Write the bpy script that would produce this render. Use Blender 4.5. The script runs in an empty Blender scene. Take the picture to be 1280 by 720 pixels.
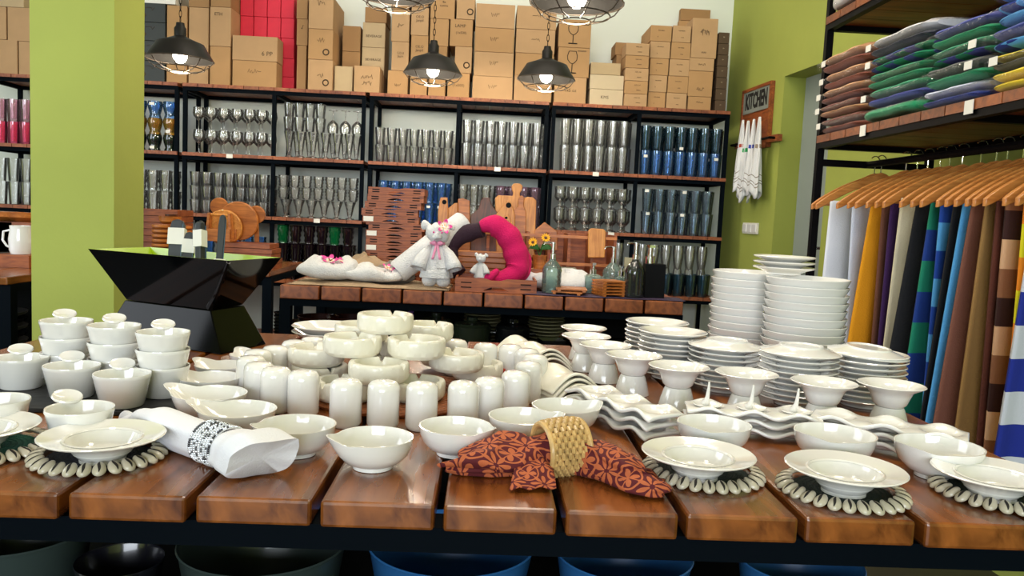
import bpy, bmesh, math, random
from math import sin, cos, pi, radians
from mathutils import Vector, Matrix

random.seed(7)
S = bpy.context.scene
COL = S.collection

# ------------------------------------------------------------------ camera
YAW, PITCH, ROLL, FPX = -0.0359635, 0.0905739, 0.0470242, 995.07
CAM = Vector((0, 0, 1.09))
_F = Vector((-sin(YAW)*cos(PITCH), cos(YAW)*cos(PITCH), -sin(PITCH)))
_R0 = Vector((cos(YAW), sin(YAW), 0))
_U0 = _R0.cross(_F)
_R = _R0*cos(ROLL) + _U0*sin(ROLL)
_U = -_R0*sin(ROLL) + _U0*cos(ROLL)
cd = bpy.data.cameras.new('camera')
cd.sensor_width = 36.0
cd.lens = 36.0*FPX/1280.0
cd.clip_start = 0.02
cam = bpy.data.objects.new('camera', cd)
COL.objects.link(cam)
cam.matrix_world = Matrix(((_R.x, _U.x, -_F.x, CAM.x), (_R.y, _U.y, -_F.y, CAM.y), (_R.z, _U.z, -_F.z, CAM.z), (0, 0, 0, 1)))
S.camera = cam

# ------------------------------------------------------------------ world, lights, exposure
S.view_settings.view_transform = 'Standard'
S.view_settings.look = 'None'
S.view_settings.gamma = 1
S.view_settings.use_curve_mapping = False
S.view_settings.exposure = 0.05
w = bpy.data.worlds.new('world'); S.world = w
w.use_nodes = True
w.node_tree.nodes['Background'].inputs[0].default_value = (0.75, 0.86, 1.0, 1)
w.node_tree.nodes['Background'].inputs[1].default_value = 0.6

def area(name, loc, target, sx, sy, power, color):
    l = bpy.data.lights.new(name, 'AREA'); l.shape = 'RECTANGLE'
    l.size = sx; l.size_y = sy; l.energy = power; l.color = color
    o = bpy.data.objects.new(name, l); COL.objects.link(o)
    o.location = loc
    o.rotation_euler = (Vector(target)-Vector(loc)).to_track_quat('-Z', 'Y').to_euler()
    return o
# daylight coming in through the shop front behind the camera and the side window
area('daylight_front', (-0.9, -5.8, 1.85), (-0.3, 4, 1.3), 4.6, 2.2, 350, (0.86, 0.93, 1.0))
area('daylight_left', (-3.75, 1.6, 1.9), (0.5, 2.6, 0.9), 2.2, 1.8, 60, (0.9, 0.95, 1.0))
area('ceiling_panel_light', (0.1, 2.35, 3.3), (0.1, 2.35, 0), 0.5, 1.4, 24, (1.0, 0.89, 0.75))
area('rear_fill_light', (0.0, 3.75, 3.35), (0.0, 4.6, 0), 2.6, 0.4, 22, (1.0, 0.88, 0.72))  # added fill light, brightens the rear wall, shelves and cartons
area('ceiling_panel_light_right', (0.9, 1.1, 3.3), (0.7, 1.3, 0), 0.5, 0.5, 20, (1.0, 0.88, 0.72))
area('ceiling_panel_light_left', (-1.0, 0.6, 3.3), (-1.0, 0.9, 0), 0.4, 0.4, 8, (1.0, 0.93, 0.82))

# ------------------------------------------------------------------ pixel to place
def ray(px, py):
    return _F + _R*((px-640)/FPX) - _U*((py-360)/FPX)
def rpx(P, wpx):
    """real radius of a round thing at P that spans wpx pixels in the photograph"""
    return wpx/2*(Vector(P)-CAM).dot(_F)/FPX
def onz(px, py, z):
    d = ray(px, py); return CAM + d*((z-CAM.z)/d.z)
def ony(px, py, y):
    d = ray(px, py); return CAM + d*(y/d.y)
def onx(px, py, x):
    d = ray(px, py); return CAM + d*(x/d.x)

# ------------------------------------------------------------------ objects
def tag(o, label=None, cat=None, group=None, kind=None):
    if label: o['label'] = label
    if cat: o['category'] = cat
    if group: o['group'] = group
    if kind: o['kind'] = kind
    return o

def empty(name, loc=(0, 0, 0), rz=0.0, label=None, cat=None, group=None):
    o = bpy.data.objects.new(name, None); COL.objects.link(o)
    o.empty_display_size = 0.05
    o.location = loc; o.rotation_euler = (0, 0, rz)
    return tag(o, label, cat, group)

class MB:
    """collects shapes into one mesh"""
    def __init__(s): s.v = []; s.f = []; s.m = []; s.mi = 0
    def add(s, vs, fs, M=None):
        n = len(s.v)
        s.v += [tuple(M @ Vector(p)) if M else tuple(p) for p in vs]
        s.f += [tuple(i+n for i in f) for f in fs]; s.m += [s.mi]*len(fs)
        return s
    def box(s, x0, x1, y0, y1, z0, z1, M=None):
        return s.add([(x0,y0,z0),(x1,y0,z0),(x1,y1,z0),(x0,y1,z0),(x0,y0,z1),(x1,y0,z1),(x1,y1,z1),(x0,y1,z1)],
                     [(3,2,1,0),(4,5,6,7),(0,1,5,4),(1,2,6,5),(2,3,7,6),(3,0,4,7)], M)
    def lathe(s, prof, seg=24, M=None, closed=False, fn=None):
        vs = []; fs = []; n = len(prof)
        for k in range(seg):
            a = 2*pi*k/seg
            for i, (r, z) in enumerate(prof):
                r = max(r, 1e-5)
                p = (r*cos(a), r*sin(a), z)
                if fn: p = fn(p, a, i)
                vs.append(p)
        for k in range(seg):
            k2 = (k+1) % seg
            for i in range(n if closed else n-1):
                j = (i+1) % n
                fs.append((k*n+i, k2*n+i, k2*n+j, k*n+j))
        return s.add(vs, fs, M)
    def tube(s, pts, r, seg=8, M=None, caps=True, closed=False):
        pts = [Vector(p) for p in pts]; n = len(pts)
        rs = r if isinstance(r, (list, tuple)) else [r]*n
        vs = []; fs = []
        prev = None
        for i, p in enumerate(pts):
            if closed: t = (pts[(i+1) % n]-pts[i-1])
            else: t = (pts[min(i+1, n-1)]-pts[max(i-1, 0)])
            t.normalize()
            if prev is None:
                a = Vector((0, 0, 1)) if abs(t.z) < .9 else Vector((1, 0, 0))
                u = t.cross(a).normalized()
            else:
                u = (prev - t*prev.dot(t)).normalized()
            prev = u; w_ = t.cross(u)
            for k in range(seg):
                a = 2*pi*k/seg
                vs.append(p + (u*cos(a)+w_*sin(a))*rs[i])
        m = n if closed else n-1
        for i in range(m):
            i2 = (i+1) % n
            for k in range(seg):
                k2 = (k+1) % seg
                fs.append((i*seg+k, i*seg+k2, i2*seg+k2, i2*seg+k))
        if caps and not closed:
            fs.append(tuple(range(seg))[::-1]); fs.append(tuple((n-1)*seg+k for k in range(seg)))
        return s.add(vs, fs, M)
    def prism(s, outline, y0, y1, M=None):
        """outline in x,z extruded along y"""
        n = len(outline)
        vs = [(x, y0, z) for x, z in outline]+[(x, y1, z) for x, z in outline]
        fs = [tuple(range(n)), tuple(range(2*n-1, n-1, -1))]
        for i in range(n):
            j = (i+1) % n
            fs.append((j, i, i+n, j+n))
        return s.add(vs, fs, M)
    def grid(s, fn, nu, nv, M=None, wrap_u=False, wrap_v=False):
        vs = [fn(i/nu, j/nv) for i in range(nu if wrap_u else nu+1) for j in range(nv if wrap_v else nv+1)]
        cu = nu if wrap_u else nu+1; cv = nv if wrap_v else nv+1
        fs = []
        for i in range(nu):
            for j in range(nv):
                a, b = i, (i+1) % cu; c, d = j, (j+1) % cv
                fs.append((a*cv+c, b*cv+c, b*cv+d, a*cv+d))
        return s.add(vs, fs, M)
    def ball(s, c, r, M=None, seg=12, rings=8):
        if not isinstance(r, (tuple, list)): r = (r, r, r)
        vs = []; fs = []
        for i in range(rings+1):
            t = pi*i/rings
            for k in range(seg):
                a = 2*pi*k/seg
                vs.append((c[0]+r[0]*sin(t)*cos(a), c[1]+r[1]*sin(t)*sin(a), c[2]+r[2]*cos(t)))
        for i in range(rings):
            for k in range(seg):
                k2 = (k+1) % seg
                fs.append((i*seg+k, (i+1)*seg+k, (i+1)*seg+k2, i*seg+k2))
        return s.add(vs, fs, M)
    def build(s, name, mat, parent=None, smooth=True, loc=None, rz=None, bevel=0, solid=0, sub=0, angle=40):
        me = bpy.data.meshes.new(name)
        me.from_pydata(s.v, [], s.f)
        mats = mat if isinstance(mat, (list, tuple)) else [mat]
        for m in mats: me.materials.append(m)
        if len(mats) > 1:
            me.polygons.foreach_set('material_index', s.m)
        bm = bmesh.new(); bm.from_mesh(me)
        bmesh.ops.remove_doubles(bm, verts=bm.verts, dist=2e-6)
        bmesh.ops.dissolve_degenerate(bm, edges=bm.edges, dist=1e-7)
        bmesh.ops.recalc_face_normals(bm, faces=bm.faces)
        if smooth:
            ca = radians(angle)
            for e in bm.edges:
                e.smooth = not (len(e.link_faces) == 2 and e.calc_face_angle(0) > ca)
            for f in bm.faces: f.smooth = True
        bm.to_mesh(me); bm.free()
        o = bpy.data.objects.new(name, me); COL.objects.link(o)
        if parent: o.parent = parent
        if loc is not None: o.location = loc
        if rz is not None: o.rotation_euler = (0, 0, rz)
        if solid:
            md = o.modifiers.new('thickness', 'SOLIDIFY'); md.thickness = solid; md.offset = 0
        if bevel:
            md = o.modifiers.new('bevel', 'BEVEL'); md.width = bevel; md.segments = 2; md.limit_method = 'ANGLE'
        if sub:
            md = o.modifiers.new('sub', 'SUBSURF'); md.levels = sub; md.render_levels = sub
        return o

def T(x=0, y=0, z=0, rx=0, ry=0, rz=0, s=1):
    from mathutils import Euler
    sc = s if isinstance(s, (tuple, list)) else (s, s, s)
    return Matrix.Translation((x, y, z)) @ Euler((rx, ry, rz)).to_matrix().to_4x4() @ Matrix.Diagonal((*sc, 1))

def copy_tree(o, parent=None):
    c = o.copy(); COL.objects.link(c)
    if parent: c.parent = parent
    for ch in o.children: copy_tree(ch, c)
    return c

USED = set()
def use(proto, loc, rz=0.0, label=None, cat=None, group=None, rot=None, scale=None):
    """the first call moves the prototype itself, later calls copy it with all its parts"""
    o = proto if proto.name not in USED else copy_tree(proto)
    if proto.name not in USED: USED.add(proto.name)
    o.location = loc; o.rotation_euler = rot if rot else (0, 0, rz)
    if scale: o.scale = (scale, scale, scale) if not isinstance(scale, (tuple, list)) else scale
    return tag(o, label, cat, group)

ORD = ['first', 'second', 'third', 'fourth', 'fifth', 'sixth', 'seventh', 'eighth', 'ninth', 'tenth', 'eleventh', 'twelfth', 'thirteenth', 'fourteenth', 'fifteenth', 'sixteenth']

def text_mesh(name, body, size, mat, parent, M, extrude=0.0004, align='CENTER', bold=0):
    """flat lettering as a mesh; M takes the text's own x,y plane to its place under the parent"""
    c = bpy.data.curves.new(name, 'FONT'); c.body = body; c.size = size
    c.align_x = align; c.align_y = 'CENTER'; c.extrude = extrude; c.offset = bold; c.resolution_u = 2
    t = bpy.data.objects.new(name, c); COL.objects.link(t)
    dg = bpy.context.evaluated_depsgraph_get(); dg.update()
    me = bpy.data.meshes.new_from_object(t.evaluated_get(dg))
    bpy.data.objects.remove(t)
    me.materials.clear(); me.materials.append(mat)
    me.transform(M)
    o = bpy.data.objects.new(name, me); COL.objects.link(o)
    if parent: o.parent = parent
    return o
FACE_FRONT = Matrix.Rotation(pi/2, 4, 'X')          # letters upright, read from -Y

# ------------------------------------------------------------------ materials
def new_mat(name):
    m = bpy.data.materials.new(name); m.use_nodes = True
    nt = m.node_tree; return m, nt, nt.nodes['Principled BSDF']
def setp(b, **k):
    for n, v in k.items():
        b.inputs[n.replace('_', ' ')].default_value = v
def rgb(h, g=2.2):
    h = h.lstrip('#'); c = [int(h[i:i+2], 16)/255 for i in (0, 2, 4)]
    return tuple((x/12.92 if x <= .04045 else ((x+.055)/1.055)**2.4) for x in c)+(1,)
def plain(name, col, rough=.5, metal=0, bump=0, bscale=80, coat=0, var=0, vscale=4, sheen=0, spec=.5):
    m, nt, b = new_mat(name)
    c = rgb(col) if isinstance(col, str) else col
    setp(b, Base_Color=c, Roughness=rough, Metallic=metal)
    b.inputs['Coat Weight'].default_value = coat
    b.inputs['Coat Roughness'].default_value = .05
    b.inputs['Sheen Weight'].default_value = sheen
    b.inputs['Specular IOR Level'].default_value = spec
    if bump or var:
        tc = nt.nodes.new('ShaderNodeTexCoord')
    if var:
        n = nt.nodes.new('ShaderNodeTexNoise'); n.inputs['Scale'].default_value = vscale; n.inputs['Detail'].default_value = 5
        nt.links.new(tc.outputs['Object'], n.inputs['Vector'])
        r = nt.nodes.new('ShaderNodeValToRGB')
        r.color_ramp.elements[0].position = .3; r.color_ramp.elements[1].position = .7
        r.color_ramp.elements[0].color = tuple(x*(1-var) for x in c[:3])+(1,)
        r.color_ramp.elements[1].color = tuple(min(1, x*(1+var)) for x in c[:3])+(1,)
        nt.links.new(n.outputs['Fac'], r.inputs['Fac']); nt.links.new(r.outputs['Color'], b.inputs['Base Color'])
    if bump:
        n = nt.nodes.new('ShaderNodeTexNoise'); n.inputs['Scale'].default_value = bscale; n.inputs['Detail'].default_value = 3
        nt.links.new(tc.outputs['Object'], n.inputs['Vector'])
        bp = nt.nodes.new('ShaderNodeBump'); bp.inputs['Strength'].default_value = bump; bp.inputs['Distance'].default_value = .004
        nt.links.new(n.outputs['Fac'], bp.inputs['Height']); nt.links.new(bp.outputs['Normal'], b.inputs['Normal'])
    return m
def wood(name, c1, c2, rough=.3, axis='Y', scale=1.0, coat=.3, rand=.25):
    """stained wood: streaks along one axis, tint varied per board island"""
    m, nt, b = new_mat(name)
    tc = nt.nodes.new('ShaderNodeTexCoord'); mp = nt.nodes.new('ShaderNodeMapping')
    sc = {'X': (2.2, 22, 22), 'Y': (22, 2.2, 22), 'Z': (22, 22, 2.2)}[axis]
    mp.inputs['Scale'].default_value = tuple(s*scale for s in sc)
    nt.links.new(tc.outputs['Object'], mp.inputs['Vector'])
    n = nt.nodes.new('ShaderNodeTexNoise'); n.inputs['Scale'].default_value = 1; n.inputs['Detail'].default_value = 6; n.inputs['Distortion'].default_value = 1.2
    nt.links.new(mp.outputs['Vector'], n.inputs['Vector'])
    n2 = nt.nodes.new('ShaderNodeTexNoise'); n2.inputs['Scale'].default_value = 6*scale; n2.inputs['Detail'].default_value = 2
    nt.links.new(tc.outputs['Object'], n2.inputs['Vector'])
    add = nt.nodes.new('ShaderNodeMath'); add.operation = 'MULTIPLY_ADD'; add.inputs[1].default_value = .45
    nt.links.new(n2.outputs['Fac'], add.inputs[0]); nt.links.new(n.outputs['Fac'], add.inputs[2])
    r = nt.nodes.new('ShaderNodeValToRGB')
    r.color_ramp.elements[0].position = .5; r.color_ramp.elements[1].position = .95
    r.color_ramp.elements[0].color = rgb(c1); r.color_ramp.elements[1].color = rgb(c2)
    nt.links.new(add.outputs[0], r.inputs['Fac'])
    ge = nt.nodes.new('ShaderNodeNewGeometry'); hs = nt.nodes.new('ShaderNodeHueSaturation')
    mr = nt.nodes.new('ShaderNodeMapRange'); mr.inputs['To Min'].default_value = 1-rand; mr.inputs['To Max'].default_value = 1+rand*.8
    nt.links.new(ge.outputs['Random Per Island'], mr.inputs['Value'])
    nt.links.new(mr.outputs['Result'], hs.inputs['Value']); nt.links.new(r.outputs['Color'], hs.inputs['Color'])
    nt.links.new(hs.outputs['Color'], b.inputs['Base Color'])
    setp(b, Roughness=rough)
    b.inputs['Coat Weight'].default_value = coat; b.inputs['Coat Roughness'].default_value = .18
    bp = nt.nodes.new('ShaderNodeBump'); bp.inputs['Strength'].default_value = .12; bp.inputs['Distance'].default_value = .002
    nt.links.new(n.outputs['Fac'], bp.inputs['Height']); nt.links.new(bp.outputs['Normal'], b.inputs['Normal'])
    return m
def thin_glass(name, tint=(.93, .95, .95), haze=.10, hazecol=(.8, .85, .88), ior=1.7, bump=0):
    m, nt, b = new_mat(name)
    nt.nodes.remove(b)
    out = nt.nodes['Material Output']
    tr = nt.nodes.new('ShaderNodeBsdfTransparent'); tr.inputs[0].default_value = (*tint, 1)
    gl = nt.nodes.new('ShaderNodeBsdfGlossy'); gl.inputs['Roughness'].default_value = .06; gl.inputs[0].default_value = (1, 1, 1, 1)
    df = nt.nodes.new('ShaderNodeBsdfDiffuse'); df.inputs[0].default_value = (*hazecol, 1)
    fr = nt.nodes.new('ShaderNodeFresnel'); fr.inputs['IOR'].default_value = ior
    if bump:
        tc = nt.nodes.new('ShaderNodeTexCoord'); n = nt.nodes.new('ShaderNodeTexNoise'); n.inputs['Scale'].default_value = 26; n.inputs['Distortion'].default_value = 2
        bp = nt.nodes.new('ShaderNodeBump'); bp.inputs['Strength'].default_value = bump; bp.inputs['Distance'].default_value = .02
        nt.links.new(tc.outputs['Object'], n.inputs['Vector']); nt.links.new(n.outputs['Fac'], bp.inputs['Height']); nt.links.new(bp.outputs['Normal'], gl.inputs['Normal'])
    mx = nt.nodes.new('ShaderNodeMixShader'); mx.inputs[0].default_value = haze
    nt.links.new(tr.outputs[0], mx.inputs[1]); nt.links.new(df.outputs[0], mx.inputs[2])
    mx2 = nt.nodes.new('ShaderNodeMixShader')
    nt.links.new(fr.outputs[0], mx2.inputs[0]); nt.links.new(mx.outputs[0], mx2.inputs[1]); nt.links.new(gl.outputs[0], mx2.inputs[2])
    nt.links.new(mx2.outputs[0], out.inputs['Surface'])
    return m
def emit(name, col, strength):
    m, nt, b = new_mat(name)
    setp(b, Base_Color=(1, 1, 1, 1)); b.inputs['Emission Color'].default_value = (*col, 1); b.inputs['Emission Strength'].default_value = strength
    return m
def stripes(name, cols, axis='Z', size=.1, rough=.9, bump=.4):
    """even bands of colour woven across the cloth"""
    m, nt, b = new_mat(name)
    tc = nt.nodes.new('ShaderNodeTexCoord'); sp = nt.nodes.new('ShaderNodeSeparateXYZ')
    nt.links.new(tc.outputs['Object'], sp.inputs[0])
    d = nt.nodes.new('ShaderNodeMath'); d.operation = 'DIVIDE'; d.inputs[1].default_value = size*len(cols)
    nt.links.new(sp.outputs[axis], d.inputs[0])
    fr = nt.nodes.new('ShaderNodeMath'); fr.operation = 'FRACT'; nt.links.new(d.outputs[0], fr.inputs[0])
    r = nt.nodes.new('ShaderNodeValToRGB'); r.color_ramp.interpolation = 'CONSTANT'
    while len(r.color_ramp.elements) < len(cols): r.color_ramp.elements.new(.5)
    for i, c in enumerate(cols):
        r.color_ramp.elements[i].position = i/len(cols); r.color_ramp.elements[i].color = rgb(c)
    nt.links.new(fr.outputs[0], r.inputs['Fac']); nt.links.new(r.outputs['Color'], b.inputs['Base Color'])
    setp(b, Roughness=rough)
    n = nt.nodes.new('ShaderNodeTexNoise'); n.inputs['Scale'].default_value = 300
    nt.links.new(tc.outputs['Object'], n.inputs['Vector'])
    bp = nt.nodes.new('ShaderNodeBump'); bp.inputs['Strength'].default_value = bump; bp.inputs['Distance'].default_value = .002
    nt.links.new(n.outputs['Fac'], bp.inputs['Height']); nt.links.new(bp.outputs['Normal'], b.inputs['Normal'])
    return m

M_WALL = plain('rear_wall_paint', '#dfe5dc', .85, var=.03, vscale=2)
M_GREEN = plain('lime_green_paint', '#a0aa4e', .8, bump=.15, bscale=60, var=.05, vscale=3)
M_OLIVE = M_GREEN
M_GREY = plain('grey_door_paint', '#8f9a97', .6)
M_FLOOR = plain('floor_tile', '#2e2824', .5, var=.1)
M_CEIL = plain('ceiling_paint', '#d8cdb8', .9)
M_PLANK = wood('table_plank_wood', '#54280a', '#a8622a', .24, 'Y', 1.0, coat=.35, rand=.16)
M_SHELFWOOD = wood('shelf_plank_wood', '#6e3418', '#a05c34', .5, 'Y', 1.5, coat=.0)
M_TEAK = wood('teak_wood', '#8a4a1c', '#c87a36', .42, 'X', 3, coat=.1)
M_TEAK_L = wood('pale_teak_wood', '#b06a24', '#e09a48', .42, 'Z', 3, coat=.1)
M_TEAK_D = wood('dark_teak_wood', '#3c1c0c', '#70381a', .42, 'Z', 3, coat=.1)
M_TRAYWOOD = wood('tray_wood', '#6a3015', '#a85c2c', .5, 'X', 3, coat=.0)
M_HANG = wood('hanger_wood', '#a8622a', '#dc984e', .35, 'X', 3, coat=.3)
M_STEEL = plain('black_blue_steel', '#040a11', .6, .0, spec=.04)
M_RACK = plain('black_rack_steel', '#0a090b', .5, .0, spec=.06)
M_PORC = plain('white_porcelain', (.82, .812, .785, 1), .12, coat=.6)
M_PORC_M = plain('cream_porcelain', (.80, .77, .66, 1), .3, coat=.3, bump=.12, bscale=60)
M_CARD = [plain('cardboard_%s' % n, c, .9, var=.06, vscale=9) for n, c in (('tan', '#b39069'), ('ochre', '#ad875c'), ('brown', '#9c7850'), ('pale', '#b7a07c'))]
M_CARDW = plain('white_carton', '#c3b294', .8)
M_RED = plain('red_carton', '#d8203c', .6, var=.05, vscale=30)
M_BLACKBOX = plain('black_carton', '#2b302f', .6)
M_DARKCARD = plain('dark_carton', '#4c3a26', .8)
M_INK = plain('faded_ink', '#4a3a2a', .9)
M_BLACKINK = plain('black_print', '#15120f', .8)
M_TAPE = plain('packing_tape', '#a27c4c', .35)
M_PAPER = plain('white_paper_tag', '#e4e2da', .8)
M_BLACKP = plain('gloss_black_lacquer', '#050607', .07, spec=.12)
M_BLACKM = plain('matt_black', '#0b0c0d', .6, spec=.1)
M_LIME = plain('lime_lacquer', '#98b606', .25, coat=.2)
M_RUBBER = plain('dark_rubber', '#23282b', .5)
M_BLUEGREY = plain('blue_grey_rubber', '#3c5564', .5)
M_CHROME = plain('chrome', (.8, .8, .8, 1), .12, 1)
M_SLATE = plain('black_slate', '#1c1d20', .7, bump=.5, bscale=40)
M_TOWEL = plain('white_terry', (.70, .70, .71, 1), .95, bump=1, bscale=220)
M_LINEN = plain('white_linen', (.78, .79, .84, 1), .8, bump=.2, bscale=500)
M_BEIGE = plain('beige_linen', '#a58c70', .9, bump=.6, bscale=200, var=.12, vscale=25)
M_GREYCLOTH = plain('grey_cloth', '#857c72', .9, bump=.6, bscale=200)
M_MAGENTA = plain('magenta_terry', '#c80a5c', .95, bump=.9, bscale=260)
M_PURPLE = plain('dark_purple_terry', '#2c1626', .95, bump=.9, bscale=260)
M_PURPCLOTH = plain('purple_cloth', '#3a2c48', .8)
M_PINK = plain('pink_ribbon', '#e790b4', .5)
M_HOTPINK = plain('flower_pink', '#e03c8c', .6)
M_YELLOW = plain('flower_yellow', '#f0b010', .6)
M_LEAF = plain('leaf_green', '#245c1c', .5)
M_SHELL = plain('cowrie_shell', '#c4bca6', .3, var=.12, vscale=60, coat=.3)
M_SLIT = plain('shell_slit', '#2a2522', .8)
M_GL = thin_glass('clear_glass', (.98, .985, .985), .05, (.95, .97, 1.0))
M_GLG = thin_glass('pressed_glass', (.965, .965, .955), .07, (.85, .85, .82))
M_GLB = thin_glass('blue_glass', (.45, .66, .92), .12, (.14, .36, .7))
M_GLT = thin_glass('dark_teal_glass', (.45, .60, .68), .08, (.1, .22, .3))
M_GLLB = thin_glass('pale_blue_glass', (.82, .89, .95), .06, (.5, .66, .8))
M_GLP = thin_glass('pink_glass', (.95, .35, .5), .18, (.8, .15, .3))
M_GLLP = thin_glass('pale_pink_glass', (.9, .72, .78), .12, (.7, .45, .55))
M_GLV = thin_glass('purple_glass', (.66, .5, .62), .18, (.4, .26, .36))
M_GLA = thin_glass('amber_glass', (.75, .5, .15), .2, (.5, .3, .05))
M_GLDG = thin_glass('dark_green_glass', (.1, .14, .13), .2, (.02, .04, .04))
M_GLDP = thin_glass('dark_plum_glass', (.12, .07, .1), .18, (.05, .025, .04))
M_GLGR = thin_glass('bottle_green_glass', (.1, .5, .2), .25, (.01, .3, .1))
M_GLAQ = thin_glass('aqua_glass', (.62, .76, .72), .2, (.45, .6, .56))
M_GLK = thin_glass('smoky_glass', (.22, .25, .25), .25, (.06, .07, .07))
M_PLASTIC = thin_glass('clear_plastic_bag', (.99, .99, .99), .02, (.85, .85, .85), ior=1.16, bump=1)

# ================================================================== THE ROOM
YB = 5.12                                  # rear wall
def struct(o): o['kind'] = 'structure'; return o
struct(MB().box(-4.1, 3.6, -6.2, 5.4, -.05, 0).build('floor', M_FLOOR, smooth=False))
struct(MB().box(-4.1, 3.6, -6.2, 5.4, 3.5, 3.55).build('ceiling', M_CEIL, smooth=False))
struct(MB().box(-4.1, 1.72, YB, YB+.12, 0, 3.5).build('wall_rear', M_WALL, smooth=False))
# right wall: leaves the rear corner and runs a little outward towards the front, with a recessed door
WA = math.atan(.08)
def wall_pt(s, off=0, z=0):                # s metres along the wall from the rear corner towards the front
    return Vector((1.5+s*sin(WA)+off*cos(WA), YB-s*cos(WA)+off*sin(WA), z))
def wall_s(px, py):                        # where a pixel's sight line meets the right wall
    d = ray(px, py); nrm = Vector((cos(WA), sin(WA), 0)); p0 = wall_pt(0)
    p = CAM + d*((p0-CAM).dot(nrm)/d.dot(nrm))
    return (p-p0).dot(Vector((sin(WA), -cos(WA), 0))), p.z
s_a = wall_s(977, 150)[0]; s_b = wall_s(1034, 200)[0]; ztop = wall_s(977, 97)[1]
WM = Matrix.Translation(wall_pt(0)) @ Matrix.Rotation(WA, 4, 'Z')   # local: x into the wall, -y along it to the front
wr = MB()
wr.box(0, .28, -s_a, .3, 0, 3.5, WM); wr.box(0, .28, -11.2, -s_b, 0, 3.5, WM); wr.box(0, .28, -s_b, -s_a, ztop, 3.5, WM)
struct(wr.build('wall_right', M_GREEN, smooth=False))
dr = empty('door_1', (0, 0, 0)); struct(dr)
MB().box(.12, .16, -s_b+.002, -s_a-.002, 0.003, ztop-.002, WM).build('door_panel', M_GREY, dr, smooth=False)
hm = MB(); hm.tube([WM @ Vector(p) for p in ((.12, -s_b+.09, 1.0), (.06, -s_b+.09, 1.0), (.06, -s_b+.16, 1.0))], .009)
hm.build('door_handle', M_CHROME, dr)
struct(MB().box(-4.1, -3.95, -6.1, .3, 0, 3.5).box(-4.1, -3.95, 2.9, YB, 0, 3.5).box(-4.1, -3.95, .3, 2.9, 0, .9).box(-4.1, -3.95, .3, 2.9, 2.8, 3.5).build('wall_left', M_GREEN, smooth=False))
struct(MB().box(-3.95, -3.25, -6.1, -6.0, 0, 3.5).box(1.45, 2.42, -6.1, -6.0, 0, 3.5).box(-3.25, 1.45, -6.1, -6.0, 0, .7).box(-3.25, 1.45, -6.1, -6.0, 3.0, 3.5).build('wall_front', M_GREEN, smooth=False))
def window(name, boxes):
    o = empty(name); struct(o)
    m = MB()
    for b in boxes: m.box(*b)
    m.build('window_frame', M_RACK, o, smooth=False)
window('window_1', [(-3.25, 1.45, -6.08, -6.02, .7, .76), (-3.25, 1.45, -6.08, -6.02, 2.94, 3.0), (-3.25, -3.19, -6.08, -6.02, .76, 2.94), (1.39, 1.45, -6.08, -6.02, .76, 2.94), (-.93, -.87, -6.08, -6.02, .76, 2.94)])
window('window_2', [(-4.05, -3.99, .3, 2.9, .9, .96), (-4.05, -3.99, .3, 2.9, 2.74, 2.8), (-4.05, -3.99, .3, .36, .96, 2.74), (-4.05, -3.99, 2.84, 2.9, .96, 2.74), (-4.05, -3.99, 1.57, 1.63, .96, 2.74)])
PX0, PX1 = ony(39, 300, 2.7).x, ony(142.3, 300, 2.7).x
pil = MB().box(PX0, PX1, 2.7, 2.93, 0, 3.5).build('pillar', M_GREEN, smooth=False)
tag(pil, 'square lime green pillar left of the black angular bowl', 'pillar', kind='structure')

# ================================================================== REAR SHELVING
YS = 4.7                                   # front plane of the shelving
LV = [1.757, 1.367, 1.019, .655, .30]      # top faces of the decks
DZ = .019
def rack(name_label, xs, back_pairs=True):
    r = empty('shelving_rack', (xs[0], YS, 0))
    tag(r, name_label, 'shelving rack')
    ox = xs[0]
    for x in xs:
        for y in (.0, .34):
            MB().box(x-ox-.011, x-ox+.011, y, y+.022, 0, LV[0]-.024).build('post', M_STEEL, r, smooth=False)
    for z in LV:
        f = MB()
        zt = z-DZ
        f.box(xs[0]-ox-.011, xs[-1]-ox+.011, -.004, .0, zt-.022, zt); f.box(xs[0]-ox-.011, xs[-1]-ox+.011, .362, .366, zt-.022, zt)
        for x in xs: f.box(x-ox-.011, x-ox+.011, .022, .34, zt-.022, zt)
        f.build('shelf_frame', M_STEEL, r, smooth=False)
        d = MB(); x = xs[0]-.011; n = max(2, round((xs[-1]-xs[0]+.022)/.085)); wd = (xs[-1]-xs[0]+.022)/n
        for k in range(n):
            j = random.uniform(-.002, .002)
            d.box(x-ox+k*wd+.0015, x-ox+(k+1)*wd-.0015, -.014+j, .375, zt, z)
        d.build('shelf_deck', M_SHELFWOOD, r, smooth=False)
    return r
def px_x(px, py=160, Y=YS): return ony(px, py, Y).x
X0 = px_x(221, 150); X1 = px_x(230, 150); X2 = px_x(342, 155); X3 = px_x(454.5, 160); X4 = px_x(463, 160); X5 = px_x(572, 170); X6 = px_x(683, 170); X7 = px_x(690.5, 170); X8 = px_x(797, 190); X9 = px_x(907, 190)
rack('black steel shelving rack beside and behind the green pillar, coloured glasses on it', [X0-1.08, X0-.54, X0-.003])
rack('black steel shelving rack of stemmed glasses and tumblers, behind the left hanging lamp', [X1+.003, X2, X3-.003])
rack('black steel shelving rack of clear tumblers behind the towel bear', [X4+.003, X5, X6-.003])
rack('black steel shelving rack nearest the green right wall, blue glasses on it', [X7+.003, X8, X9])

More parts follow.
